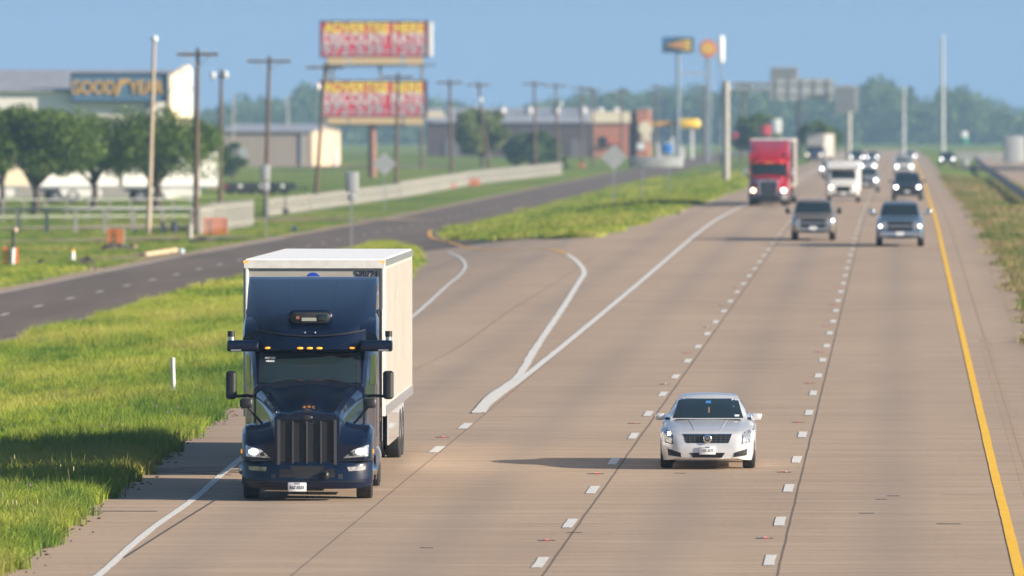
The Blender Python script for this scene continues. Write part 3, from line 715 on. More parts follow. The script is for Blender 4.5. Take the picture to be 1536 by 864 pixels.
def semitrailer(name, label, loc, rz, L=10.3, cat='trailer', group=None, skirt=True, ztop=3.98, hero=False, m=None):
    t = empty(name, loc, rz, label, cat, group); W = 1.275; m = m or white_box
    MB().rbox((0, L/2, (1.12+ztop)/2), (2*W, L, ztop-1.12), .02, axis='y', n=1).build('cargo_box', m, t, 20)
    MB().box((0, L/2, ztop+.012), (2*W-.04, L-.04, .025)).build('roof_skin', mat('roof_white', (.85, .85, .85), .5, var=.04), t)
    fr = MB()
    fr.box((0, .0, ztop-.07), (2*W+.03, .10, .15)); fr.box((0, .0, 1.2), (2*W+.03, .08, .16))
    fr.build('front_rail', mat('rail_white', (.7, .69, .66), .45, var=.1, vscale=5), t)
    for s in (-1, 1):
        MB().cyl((s*(W-.02), .0, 1.12), (s*(W-.02), .0, ztop), .05).build('corner_post', mat('post_white', (.5, .49, .46), .5), t)
        MB().box((s*(W+.008), L/2, ztop-.06), (.02, L, .12)).build('top_rail', alu, t)
        MB().box((s*(W+.01), L/2, 1.2), (.025, L, .18)).build('bottom_rail', alu, t)
        rv = MB()
        for k in range(int(L/.6)): rv.box((s*(W+.004), .35+k*.6, (1.3+ztop-.15)/2), (.009, .022, ztop-1.5))
        rv.build('side_post_ribs', mat('rib_grey', (.34, .32, .29), .5), t)
        if skirt: MB().box((s*(W-.04), L*.47, .78), (.03, L*.52, .6)).build('side_skirt', whitep, t)
        MB().box((s*(W-.08), .4, .85 if False else 1.05), (.05, .08, .08)).build('side_marker', amber, t)
        MB().box((s*(W-.02), -.035, ztop-.03), (.09, .03, .04)).build('marker_lamp', amber, t)
        for y in ((L-1.4, L-2.7) if not hero else (8.9, 10.2)):
            for x in (1.13, .82): wheel(t, s*x, y, .51, .26, alu)
        MB().box((s*.6, 2.2, .6), (.1, .12, 1.1)).build('landing_leg', steel, t)
        MB().box((s*1.15, L+.01, 1.2), (.2, .03, .1)).build('tail_light', redl, t)
    MB().box((0, L-1.9, .95), (1.0, 3.0, .2)).build('bogie_frame', blackpl, t)
    if hero:
        lg = MB().lathe((-.02, -.06, ztop-.36), (0, -1, 0), [(0, .14), (.01, .14), (.012, .13)], 24).build('round_emblem', mat('emblem_blue', (.02, .07, .45), .4), t)
        MB().prism([(-.20, ztop-.36), (.10, ztop-.36), (.07, ztop-.30), (-.17, ztop-.30)], -.08, -.074).build('emblem_stripe', mat('emblem_red', (.6, .05, .05), .4), lg)
        text('number_lettering', '570721', .17, ink, t, face_y(.96, -.01, ztop-.26), .004, .85)
    return t
tf = G(461, 748); Yb = tf.y-1.2
tr_x = (462-VX)*tf.y/F
tractor('semi_truck', 'glossy navy semi truck with roof sensor pod and black vertical-bar grille', (tr_x+.05, Yb, T(tr_x, tf.y)), .045, navy, hero=True, lampm=lamp_or_glint)
xt = (576-VX)*171.3/F-1.275
semitrailer('semitrailer', 'white box trailer numbered 570721 hitched behind the navy truck', (xt, 171.1, T(xt, 174)-.0), .017, 14.8, hero=True)

# --- pickups, suv, vans
def pick_body(hw=.98, h=1.12): return [(0, hw*.86, .42, h-.14), (.05, hw*.93, .36, h-.05), (.18, hw*.98, .34, h-.0), (.5, hw, .34, h+.03), (1.3, hw, .34, h+.07), (2.0, hw, .36, h+.08), (5.3, hw, .4, h+.1), (5.6, hw*.98, .45, h+.08), (5.65, hw*.95, .5, h)]
def pick(p, grille, lampm=lens, hw=.98, h=1.12, roof=1.82, bump=chrome):
    z = h
    return dict(paint=p, r=.39, wheels=(.98, 4.45), body=pick_body(hw, h), n=50,
        cabin=[(1.45, .86, .84, h+.02, h+.06), (1.7, .87, .82, h+.02, h+.22), (2.0, .88, .78, h+.02, roof-.2), (2.25, .88, .74, h+.02, roof-.03), (2.6, .88, .73, h+.02, roof), (3.5, .88, .73, h+.02, roof), (3.85, .87, .75, h+.02, roof-.1), (3.95, .86, .78, h+.02, h+.1)],
        ws=[(-.79, h+.13), (.79, h+.13), (.70, roof-.10), (-.70, roof-.10)],
        side_windows=[[(2.15, h+.12), (2.95, h+.12), (2.95, roof-.12), (2.4, roof-.12)], [(3.05, h+.12), (3.75, h+.12), (3.75, roof-.12), (3.05, roof-.12)]],
        front=[(Q(-.52, z-.50, .52, z-.10), 'grille', grille), (Q(-.53, z-.32, .53, z-.275), 'grille_bar', bump), (Q(-.84, .46, .84, .60), 'bumper', bump), (Q(-.16, .47, .16, .62), 'licence_plate', plate), (Q(-.5, .36, .5, .44), 'air_dam', blackpl)],
        lamps=[[(-.86, z-.42), (-.56, z-.42), (-.56, z-.14), (-.86, z-.14)]], lamp_mat=lampm, mir=(1.13, 1.95, h+.22, .2, .26, .12, .12), mir_paint=blackpl)
def road_at(px, py): p = G(px, py); return (p.x, p.y-.9, T(p.x, p.y)+.012)
def pk(px, py, name, label, spec, group=None, rz=0, cat='car'): return vehicle(name, label, cat, spec, road_at(px, py), rz, group)
pk(1220, 361, 'pickup_truck', 'older grey-brown pickup truck with amber-cornered headlamps and black grille, in the middle lane', pick(graybrown, blackpl, lens, .95, 1.06, 1.76), cat='pickup')
s2 = pick(silverblue, blackpl, lens, 1.0, 1.16, 1.86); s2['mir_paint'] = chrome; s2['mir'] = (1.2, 1.95, 1.42, .24, .28, .12, .12)
pk(1350, 370, 'pickup_truck', 'steel-blue full-size pickup truck with chrome towing mirrors beside the yellow line', s2, cat='pickup')
suvb = [(0, .84, .4, .9), (.06, .9, .34, 1.0), (.2, .94, .3, 1.05), (1.2, .96, .3, 1.12), (2, .96, .32, 1.14), (4.6, .95, .4, 1.14), (4.75, .9, .45, 1.1)]
def suv(p, lampm): return dict(paint=p, r=.37, wheels=(.92, 3.75), body=suvb, n=44,
        cabin=[(1.3, .84, .82, 1.08, 1.13), (1.6, .85, .78, 1.08, 1.35), (2.0, .86, .72, 1.1, 1.66), (2.3, .86, .71, 1.1, 1.74), (4.2, .86, .71, 1.1, 1.72), (4.6, .84, .74, 1.1, 1.5), (4.75, .82, .78, 1.1, 1.15)],
        ws=[(-.76, 1.2), (.76, 1.2), (.67, 1.64), (-.67, 1.64)], side_windows=[[(2.1, 1.2), (2.9, 1.2), (2.9, 1.6), (2.4, 1.6)], [(3.0, 1.2), (4.2, 1.2), (4.1, 1.6), (3.0, 1.6)]],
        front=[(Q(-.45, .62, .45, .88), 'grille', meshm), (Q(-.6, .36, .6, .48), 'lower_grille', meshm), (Q(-.16, .5, .16, .62), 'licence_plate', plate)],
        lamps=[[(-.84, .74), (-.52, .72), (-.52, .86), (-.84, .92)]], lamp_mat=lampm, mir=(1.05, 1.75, 1.2, .2, .16, .1, .1))
def lamp_balls(t, x, y, z, m=None, r=.09):
    for s in (-1, 1): MB().ball((s*x, y, z), (r, .05, r)).build('bulb_or_glint', m or lens_far, t)
lamp_balls([x for x in bpy.data.objects if x.name == 'pickup_truck.001'][0], .82, .0, .86, lamp_or_glint, .06)  # small glowing balls stand in for sun glints on the blue pickup's front
o = pk(1361, 301, 'suv', 'dark blue SUV with lit headlamps driving behind the steel-blue pickup', suv(blackp, lens)); lamp_balls(o, .70, -.02, .84, r=.08)
def compact(p, lampm=lens):
    d = dict(sed); d['paint'] = p; d['lamp_mat'] = lampm; return d
def van(name, label, px, py, p, W=1.05, H=2.5, lamps=True, L=6.5, cabp=None):
    x, y, z = road_at(px, py); t = empty(name, (x, y, z), 0, label, 'van' if H < 2.9 else 'box truck'); cabp = cabp or p
    hb = car_body([(0, W*.84, .45, .95), (.06, W*.9, .38, 1.12), (.3, W*.94, .36, 1.22), (.9, W*.96, .36, 1.34), (1.5, W*.97, .36, 1.4), (2.3, W*.97, .4, 1.42)], (.95,), .38, n=30).build('cab_body', cabp, t, 32)
    cb = cabin([(.75, W*.86, W*.85, 1.2, 1.35), (1.2, W*.9, W*.82, 1.2, 1.8), (1.5, W*.92, W*.78, 1.2, 2.05), (2.2, W*.92, W*.78, 1.2, 2.1)]).build('cabin', cabp, t)
    bv = [bvh_of(hb), bvh_of(cb)]
    project('windscreen', bv, [(-W*.74, 1.42), (W*.74, 1.42), (W*.70, 1.92), (-W*.70, 1.92)], glass, t)
    project('grille', bv, Q(-W*.42, .62, W*.42, 1.0), meshm, t); project('licence_plate', bv, Q(-.16, .5, .16, .63), plate, t, off=.012); project('bumper', bv, Q(-W*.84, .42, W*.84, .56), blackpl, t)
    MB().rbox((0, 2.0+(L-2)/2-.3, (.65+H)/2), (2*W, L-1.8, H-.65), .12, axis='y').build('cargo_box', p, t)
    MB().loft([[(-W*.9, .95, 2.05), (W*.9, .95, 2.05), (W*.9, .95, 2.12), (-W*.9, .95, 2.12)], [(-W, 1.9, 2.02), (W, 1.9, 2.02), (W, 1.9, H), (-W, 1.9, H)]]).build('cab_roof', p, t)
    for s in (-1, 1):
        q = [(s*W*.84, .78), (s*W*.52, .78), (s*W*.52, 1.02), (s*W*.84, 1.04)]
        project('headlight', bv, q if s < 0 else q[::-1], lens, t, off=.014)
        if lamps: MB().ball((s*W*.7, -.0, .92), (.11, .05, .11)).build('bulb_or_glint', mat('warm_headlamp_glow', (1, .8, .5), .2, emit=3), t)
        mirror(t, s*(W+.12), 1.2, 1.55, blackpl, .16, .3, .1, .1)
        for wy in (.95, L-1.7): wheel(t, s*(W-.17), wy, .38, .26)
    return t
van('box_truck', 'white cutaway box truck with black grille behind the grey-brown pickup', 1265, 304, whitep)
# red tractor with white trailer
p = G(1153, 309); x = p.x; y = p.y-1.2; rt = tractor('semi_truck', 'red semi truck with chrome grille driving in the outer lane', (x, y, T(x, y)+.012), .0, redp, grillem=chrome)
MB().ball((-.88, -.1, .9), (.13, .05, .11)).build('bulb_or_glint', mat('warm_headlamp_glow', (1, .8, .5), .2, emit=3), rt); MB().ball((.88, -.1, .9), (.13, .05, .11)).build('bulb_or_glint', lamp_or_glint, rt)
semitrailer('semitrailer', 'long cream-white box trailer pulled by the red semi truck', (x+.14, y+8.6, T(x, y+15)+.012), 0.0, 14.5, ztop=3.85)
# far traffic (lit headlamps as seen)
def far(px, py, label, p, kind='car', name='car', lamps=True, rz=0):
    spec = suv(p, lens) if kind == 'suv' else compact(p)
    o = pk(px, py, 'suv' if kind == 'suv' else name, label, spec, rz=rz)
    if lamps: lamp_balls(o, .66 if kind != 'suv' else .7, -.03, .84 if kind == 'suv' else .64, r=.085)
    return o
far(1243, 263, 'pale silver car ahead of the blue-fronted box truck on the outer lanes', silver)
far(1299, 288, 'silver car half hidden behind the white box truck', greyp, 'suv')
far(1302, 258, 'white car farther back behind the white box truck', whitep)
far(1285, 246, 'dark car in the distant queue of the middle lane', blackp, 'suv')
far(1308, 243, 'black car with lit headlamps, last of the distant middle-lane traffic', blackp, 'car')
far(1356, 263, 'white car close behind the dark blue SUV', whitep, 'suv')
far(1353, 249, 'silver car behind the white one in the yellow-line lane', silver)
far(1365, 241, 'pale car at the far end of the yellow-line lane', greyp)
far(1421, 249.5, 'dark car with two lit headlamps crossing the grass median', blackp, 'suv')
p = G(1222, 244)
o = van('box_truck', 'far box truck with blue cab and tall white box beside the post', 1221, 243, white_box, 1.25, 3.7, True, 8, bluep); o.rotation_euler.z = -.18

# ---------------------------------------------------------------- shoulder post (near)
p = G(261, 599); dp = empty('delineator_post', (p.x, p.y, p.z-.05), 0, 'white flexible marker post standing in the verge grass', 'marker post')
MB().cyl((0, 0, 0), (-.03, 0, 1.0), .05, .05, 12).build('post', whitep, dp); MB().cyl((-.031, 0, 1.0), (-.031, 0, 1.01), .052, .03).build('cap', whitep, dp)
p = Vector((6.6, 163.0, T(6.6, 163))); o = empty('median_post', p, 0, 'thin steel marker post in the median whose shadow crosses the lanes', 'marker post')
MB().cyl((0, 0, 0), (0, 0, 2.3), .03).build('post', steel, o); MB().box((0, -.03, 2.15), (.1, .02, .3)).build('plate', steelp, o)

# ---------------------------------------------------------------- road sign backs
def sign(name, label, px, pybase, parts, postw=.07, posts=(0,), cat='road sign', m=steelp, Y=None, group=None, top=None, postm=None):
    b = G(px, pybase) if Y is None else GX(px, Y); t = empty(name, b, 0, label, cat, group); k = b.y/F
    zt = 0
    for pi_, (kind, cx, y0, y1, w, mm) in enumerate(parts):
        yo = -.04*pi_; x = (cx-px)*k; z0 = (HC-(y1-HY)*k)-b.z; z1 = (HC-(y0-HY)*k)-b.z; zt = max(zt, z1); W = w*k; zc = (z0+z1)/2; h = z1-z0
        q = MB()
        if kind == 'rect': q.rbox((x, yo, zc), (W, .03, h), min(W, h)*.08)
        elif kind == 'diamond': q.prism([(x, z0), (x+W/2, zc), (x, z1), (x-W/2, zc)], -.015, .015)
        elif kind == 'disc': q.lathe((x, 0, zc), (0, -1, 0), [(-.02, W/2), (.02, W/2)], 28)
        q.build('panel', mm or m, t)
    for s in posts: MB().box((s*k, .06, (zt if top is None else top)/2-.1), (postw, .07, (zt if top is None else top)+.2)).build('post', postm or steel, t)
    return t
sign('warning_sign', 'grey back of a diamond warning sign on the grass island', 921, 310, [('diamond', 921, 216, 256, 40, None)])
sign('warning_sign', 'grey back of a diamond warning sign before the white board fence', 577, 315, [('diamond', 577, 228, 264, 36, None)])
sign('route_sign', 'double grey sign back on a thin post behind the box trailer', 527, 379, [('rect', 528, 258, 288, 20, None), ('rect', 528, 291, 302, 13, None)])
sign('route_sign', 'stacked pair of grey sign backs beside the dark flatbeds', 399, 354, [('rect', 398, 247, 271, 14, None), ('rect', 398, 273, 286, 13, None)])
sign('guide_sign', 'wide low grey guide sign on two posts in the grass island', 984, 299, [('rect', 984, 235, 251, 82, None)], posts=(-20, 19))
o = sign('service_sign', 'small blue and white service sign near the yellow canopy', 1001, 246, [('rect', 1001, 213, 233, 21, None), ('rect', 1001, 216, 230, 16, mat('sign_blue', (.02, .17, .55), .5))])
sign('stop_sign', 'small red sign beside the thick grey sign column', 1104, 240, [('rect', 1104, 199, 214, 14, mat('sign_red', (.55, .06, .09), .5))])
sign('tall_marker', 'white and green mile marker beyond the median grass', 1447, 246, [('rect', 1446, 197, 207, 10, plate), ('rect', 1447, 206, 216, 10, mat('sign_green', (.05, .3, .2), .5))])
o = sign('notice_board', 'large pale board ruled with grey rows in the median', 1520, 263, [('rect', 1521, 204, 244, 30, mat('pale_board', (.42, .44, .45), .5, var=.05))], posts=(-10, 10))
kk = o.location.y/F
for r in range(5): MB().box((0, -.03, HC-(211+r*7-HY)*kk-o.location.z), (24*kk, .02, .10)).build('panel_row', mat('sign_row_grey', (.35, .37, .4), .6), o)
sign('grey_box_sign', 'small grey-blue marker plate low in the far median grass', 1448, 256, [('rect', 1448, 238, 248, 11, None)])
sign('roadside_kiosk', 'red and white roadside price sign behind the red truck', 1155, 241, [('rect', 1148, 188, 203, 18, mat('sign_red', (.55, .06, .09))), ('rect', 1165, 178, 200, 14, plate)], postw=.3)
sign('entry_sign', 'small white post box beside the tan building', 503, 249, [('rect', 503, 224, 249, 9, plate)])

# cantilever sign structures over the freeway (seen from the back)
def overhead(label, px, pyb, top, panels, colw, armspan=None):
    b = G(px, pyb); t = empty('overhead_sign', b, 0, label, 'overhead sign'); k = b.y/F; z = lambda py: HC-(py-HY)*k-b.z
    MB().cyl((0, 0, -.2), (0, 0, z(top)), colw*k/2, colw*k/2*.9, 20).build('column', conc, t)
    if armspan:
        arm_ = MB(); 
        for zz in (z(top)-.15, z(top)-.75): arm_.cyl((0, 0, zz), (armspan*k, 0, zz), .09)
        n = 8
        for i in range(n): arm_.cyl((armspan*k*i/n, 0, z(top)-.15-(i % 2)*.6), (armspan*k*(i+1)/n, 0, z(top)-.15-((i+1) % 2)*.6), .05)
        arm_.build('truss_arm', steel, t)
    for (x0, y0, x1, y1) in panels:
        w = (x1-x0)*k; h = (y1-y0)*k; cx = ((x0+x1)/2-px)*k; cz = z((y0+y1)/2)
        pn = MB().box((cx, -.75, cz), (w, .05, h)).build('panel', steelp, t)
        br = MB()
        for i in range(5): br.box((cx-w/2+w*(i+.5)/5, -.85, cz), (.09, .1, h*.95))
        br.box((cx, -.9, cz+h*.25), (w, .08, .12)); br.box((cx, -.9, cz-h*.25), (w, .08, .12))
        br.build('panel_braces', mat('dark_bracing', (.3, .31, .32), .6, .3), t)
    return t
overhead('thick pale concrete sign column with truss arm beside the red truck', 1089, 273, 122, [], 11, 70)
overhead('wide grey sign back with smaller panel on top over the outer lanes', 1198, 240, 118, [(1155, 118, 1251, 150), (1156, 101, 1197, 118)], 9, 48)
overhead('square grey sign back beside the wider one over the road', 1273, 240, 130, [(1252, 128, 1286, 168)], 8, -20)

# ---------------------------------------------------------------- utility poles
def upole(label, px, pyb, ptx, pty, arm_=None, lamps=(), m=wood, Y=None, group=None, w=.34, ball=False, cat='utility pole', name='utility_pole'):
    b = G(px, pyb) if Y is None else GX(px, Y); k = b.y/F; t = empty(name, b, 0, label, cat, group); H = HC-(pty-HY)*k-b.z; dx = (ptx-px)*k
    MB().cyl((0, 0, -.5), (dx, 0, H), w*.42, w*.26, 12).build('pole', m, t)
    if arm_:
        a = MB().box((dx, -.2, H-.35), (arm_*k, .14, .16)).build('crossarm', wood, t)
        for s in (-.46, -.2, .2, .46): MB().cyl((dx+arm_*k*s, -.2, H-.27), (dx+arm_*k*s, -.2, H-.05), .05, .03, 8).build('insulator', steel, a)
        MB().tube([(dx-arm_*k*.28, -.2, H-.42), (dx, -.12, H-1.1), (dx+arm_*k*.28, -.2, H-.42)], .03, 6).build('brace', steel, a)
    for lx, ly in lamps:
        x = (lx-px)*k; z = HC-(ly-HY)*k-b.z
        l = MB().ball((x, -.3, z), (.2, .2, .32)).build('transformer' if False else 'lamp_head', whitep, t); MB().tube([(dx*z/H, 0, z-.1), (x, -.15, z-.1)], .05, 6).build('lamp_arm', steel, l)
    if ball: MB().ball((dx, 0, H), .2).build('finial', mat('pale_ball', (.6, .65, .7), .5), t)
    return t
PG = 'wooden utility poles along the frontage road'
upole('pale bleached pole with ball top before the dark oak', 222, 351, 232, 58, None, m=palewood, ball=True, w=.34, group=PG)
upole('tall brown utility pole with crossarm rising by the orange netting', 293, 350, 297, 72, 62, group=PG, w=.4)
upole('dark pole carrying two white lamp heads behind the oak', 330, 309, 332, 104, None, [(320, 113), (339, 112)], group=PG, w=.45)
upole('dark utility pole with crossarm in front of the tan building', 398, 323, 404, 84, 66, group=PG, w=.42)
upole('leaning utility pole with a white lamp at the billboard edge', 472, 310, 488, 94, 58, [(477, 130)], group=PG, w=.4)
upole('utility pole crossing in front of the lower billboard', 593, 296, 597, 109, 46, group=PG, w=.4)
upole('utility pole standing behind the billboards', 632, 252, 632, 93, 45, Y=None, group=PG, w=.5)
upole('utility pole by the fence just beyond the billboards', 679, 281, 674, 118, 40, group=PG, w=.42)
upole('leaning utility pole with white transformer beside the pale willow', 737, 273, 717, 122, 34, [(721, 150)], group=PG, w=.42)
upole('utility pole before the long dark warehouse', 803, 263, 801, 121, 34, group=PG, w=.42)
upole('utility pole with small white lamp near the brick restaurant', 839, 257, 833, 124, 34, [(841, 156)], group=PG, w=.42)
upole('utility pole between the warehouse and the restaurant', 873, 251, 872, 128, 30, group=PG, w=.42)
upole('utility pole just before the restaurant parapet', 890, 249, 889, 131, 28, group=PG, w=.4)
upole('utility pole rising above the orange brick restaurant', 932, 246, 932, 134, 26, group=PG, w=.42)
upole('far utility pole just beyond the restaurant', 984, 243, 983, 126, 16, group=PG, w=.42)
upole('far brown pole close to the round gas sign', 1056, 240, 1057, 128, 16, group=PG, w=.42)
upole('far brown pole beyond the thick sign column', 1112, 240, 1114, 126, None, group=PG, w=.5)
upole('thin far pole left of the billboards', 431, 246, 431, 140, None, m=conc, group=PG, w=.4)
upole('thin pale pole between oak and tan building', 349, 265, 350, 140, None, m=conc, group=PG, w=.3)
upole('tall grey light mast with ball top beyond the median', 1414, 241, 1414, 56, None, m=steel, ball=True, w=.7, group='light masts', cat='light mast', name='light_mast')
upole('shorter grey light mast beside the tall one', 1355, 241, 1356, 130, None, m=steel, w=.6, group='light masts', cat='light mast', name='light_mast')

# ---------------------------------------------------------------- billboards
yel = mat('billboard_yellow', (.9, .82, .06), .5); red = mat('billboard_red', (.62, .06, .10), .5, var=.1, vscale=1); wht = mat('billboard_white', (.75, .73, .74), .5)
b = G(558, 265); k = b.y/F; BY = b.y; z = lambda py: HC-(py-HY)*k-b.z; xx = lambda px: (px-558)*k
st_ = empty('billboard_support', b, 0, 'brown billboard column and frame holding two stacked billboards', 'billboard support')
MB().cyl((0, .5, -.3), (0, .5, z(180)), .45, .42, 18).build('column', mat('brown_steel', (.22, .10, .07), .6, var=.15), st_)
for px in (491, 499, 570, 633): MB().box((xx(px), .5, (z(180)+z(40))/2), (.32, .3, z(40)-z(180))).build('upright', steel, st_)
for py in (97, 187): MB().box((xx(562), .5, z(py)-.1), (150*k, .3, .25)).build('beam', steel, st_)
for (py0, py1, x0, x1, wd) in ((33, 84, 482, 641, 'upper'), (122, 174, 482, 639, 'lower')):
    o = empty('billboard', (b.x, b.y, b.z), 0, ('upper' if wd == 'upper' else 'lower')+' red billboard reading advertise here, '+('top' if wd == 'upper' else 'bottom')+' of the stacked pair', 'billboard', 'stacked roadside billboards')
    W = (x1-x0)*k; H = z(py0)-z(py1); cx = xx((x0+x1)/2); cz = (z(py0)+z(py1))/2
    fc = MB().box((cx, -.1, cz), (W, .3, H)).build('face', red, o)
    bd = MB()
    for s in (-1, 1): bd.box((cx+s*(W/2+.06), -.12, cz), (.22, .4, H+.3)); bd.box((cx, -.12, cz+s*(H/2+.06)), (W+.3, .4, .16))
    bd.build('border', mat('billboard_border', (.10, .05, .09), .5), o)
    if wd == 'upper': MB().box((xx(645), .6, cz), (.5, 1.6, H)).build('side_face', wht, o)
    ap = MB()
    for a, c_ in ((491, 522), (524, 603), (606, 635)): ap.box((xx((a+c_)/2), -.25, z(py1)-.5), ((c_-a)*k, .12, .75))
    ap.build('apron', mat('apron_cream', (.62, .45, .25), .6), o)
    rows = [('ADVERTISE HERE', yel, .82, .95), ('DISCOUNT RATE!', wht, .5, .95), ('972-539-1293', mat('billboard_grey_digits', (.42, .46, .5), .5), .17, .98)]
    for tx, mm, f, fit in rows:
        q = text('lettering', tx, H*.46, mm, fc, face_y(cx, -.27, cz-H/2+H*f), .02)
        wd_ = max(v.co.x for v in q.data.vertices)-min(v.co.x for v in q.data.vertices); q.matrix_local = face_y(cx, -.27, cz-H/2+H*f) @ Matrix.Diagonal((W*fit/wd_, .95, 1, 1))

# ---------------------------------------------------------------- buildings
def building(name, label, cat, px0, px1, Y, pyb, pyt, depth, wallm, roofm=None, roof='flat', rise=1.2):
    """front wall at depth Y between two pixel columns; its end wall runs back along +Y."""
    x0 = GX(px0, Y).x; x1 = GX(px1, Y).x; zb = HC-(pyb-HY)*Y/F; zt = HC-(pyt-HY)*Y/F; base = min(zb, T(x1, Y))-.3
    t = empty(name, ((x0+x1)/2, Y, base), 0, label, cat); W = x1-x0; H = zt-base
    if roof == 'flat':
        MB().box((0, depth/2, H/2), (W, depth, H)).build('wall', wallm, t)
        MB().box((0, depth/2, H+.1), (W+.3, depth+.3, .25)).build('roof', roofm or greyroof, t)
    else:
        MB().prism([(0, 0), (depth, 0), (depth, H), (depth/2, H+rise), (0, H)], -W/2, W/2, 'x').build('wall', wallm, t, 0)
        r = MB(); e = .4
        for a, b_, za, zb_ in ((-e, depth/2, H-e*rise/(depth/2), H+rise), (depth/2, depth+e, H+rise, H-e*rise/(depth/2))):
            r.loft([[(-W/2-.3, a, za+.02), (W/2+.3, a, za+.02), (W/2+.3, a, za+.16), (-W/2-.3, a, za+.16)], [(-W/2-.3, b_, zb_+.02), (W/2+.3, b_, zb_+.02), (W/2+.3, b_, zb_+.16), (-W/2-.3, b_, zb_+.16)]])
        r.build('roof', roofm or greyroof, t, 0)
    return t, W, H
whitewall = mat('white_metal_wall', (.85, .81, .77), .55, var=.06, vscale=1.5, stretch=(8, 8, .1))
t, W, H = building('tyre_shop', 'large white metal tyre shop with blue sign board behind the oaks', 'building', -120, 252, 760, 297, 137, 23, whitewall, roof='gable', rise=1.7)
kx = 760/F; tx0 = t.location.x; zz = lambda py: HC-(py-HY)*kx-t.location.z
cxs = GX(180, 760).x-tx0
sb = MB().box((cxs, -.5, zz(131)), (144*kx, .4, 41*kx)).build('sign_board', mat('sign_slate_blue', (.10, .19, .30), .5, var=.08), t)
fr_ = MB()
for s in (-1, 1): fr_.box((cxs, -.55, zz(131)+s*41*kx/2), (146*kx, .5, .14)); fr_.box((cxs+s*144*kx/2, -.55, zz(131)), (.14, .5, 42*kx))
fr_.build('sign_frame', mat('sign_navy', (.04, .08, .15), .5), sb)
gold = mat('sign_gold', (.62, .38, .12), .5)
q = text('lettering', 'GOOD', 1.5, gold, sb, face_y(cxs-2.1, -.75, zz(132)), .03, 1.0); q.matrix_local = face_y(cxs-2.15, -.75, zz(132)) @ Matrix.Diagonal((.78, 1, 1, 1))
q = text('lettering', 'YEAR', 1.5, gold, sb, face_y(cxs+2.1, -.75, zz(132)), .03, 1.0); q.matrix_local = face_y(cxs+2.2, -.75, zz(132)) @ Matrix.Diagonal((.78, 1, 1, 1))
MB().prism([(cxs-.35, zz(132)-.6), (cxs-.1, zz(132)-.6), (cxs+.15, zz(132)+.2), (cxs+.8, zz(132)+.5), (cxs+.8, zz(132)+.75), (cxs-.0, zz(132)+.7)], -.8, -.72).build('winged_emblem', gold, sb)
# parapet gable piece at the sunlit end
MB().prism([(0, H-3.2), (23, H-3.2), (23, H+1.9), (20, H+2.3), (0, H+1.2)], W/2-.2, W/2+.25, 'x').build('gable_parapet', cream, t, 0)
MB().box((0, -.06, 1.2), (W, .06, 2.2)).build('wainscot', mat('wall_base_grey', (.4, .38, .36), .7, var=.1), t)
for i in range(4): MB().box((W/2-8-i*7, -.09, 2.4), (4.2, .08, 4.2)).build('bay_door', mat('bay_door_white', (.55, .55, .54), .5, var=.08, stretch=(.2, 1, 6)), t)
MB().box((GX(222, 760).x-tx0, -.1, zz(150)), (.35, .2, 4)).build('downpipe', steel, t)
# parked trailers and box truck before the shop
def lottrailer(label, px0, px1, Y, m=white_box):
    m = mat('bright_trailer_white', (.85, .83, .8), .4) if m is not cream else m
    th = math.radians(14); xr = GX(327, Y).x; k_ = Y/F; x1 = GX(px1, Y).x; Y1 = Y-(xr-x1)*math.tan(th); x1 = GX(px1, Y1).x; L = (px1-px0)*k_/math.cos(th)*.97
    return semitrailer('semitrailer', label, (x1, Y1, T(x1, Y1)), math.pi/2+th, L, group='white trailers parked by the tyre shop', m=m)
lottrailer('white box trailer parked under the oaks, nearest the street', 178, 327, 716, whitep)
lottrailer('white box trailer parked at the tyre shop behind the first oak trunk', 52, 174, 716, whitep)
lottrailer('cream-white box trailer parked at the far end of the row by the tyre shop', -90, 46, 716, cream)
# tan metal building
t, W, H = building('metal_shed', 'low tan metal building with pale grey roof and end wall coloured sunlit cream', 'building', 330, 467, 1200, 250, 198, 60, tanwall, roof='gable', rise=.9)
MB().box((W/2+.08, 30, H/2), (.12, 60, H)).build('end_wall', mat('sunlit_cream_metal', (.62, .48, .33), .6, var=.06), t)  # sunlight is put into this end wall's brighter colour
MB().box((-3, -.06, 1.5), (1.1, .08, 2.4)).build('door', steelp, t); MB().box((W/2-1.2, -.1, H/2), (.25, .15, H)).build('downpipe', steelp, t)
# long dark warehouse
t, W, H = building('warehouse', 'long dark brown warehouse with grey sloping roof beyond the fence', 'building', 640, 890, 1480, 226, 184, 30, darkbrick, roof='gable', rise=2.2)
for i in range(6): MB().ball((-W/2+3+i*4.3, 8, H+1.9), (.7, .7, .8)).build('roof_vent', mat('vent_white', (.36, .36, .38), .4, .2), t)
for i in range(5): MB().box((-W/2+4+i*5, -.05, 1.6), (2.4, .1, 2.8)).build('dock_door', mat('dock_grey', (.14, .13, .15), .6), t)
MB().box((-W/2+1.2, -.5, H+1.3), (3, 1, 1.0)).build('roof_sign', cream, t)
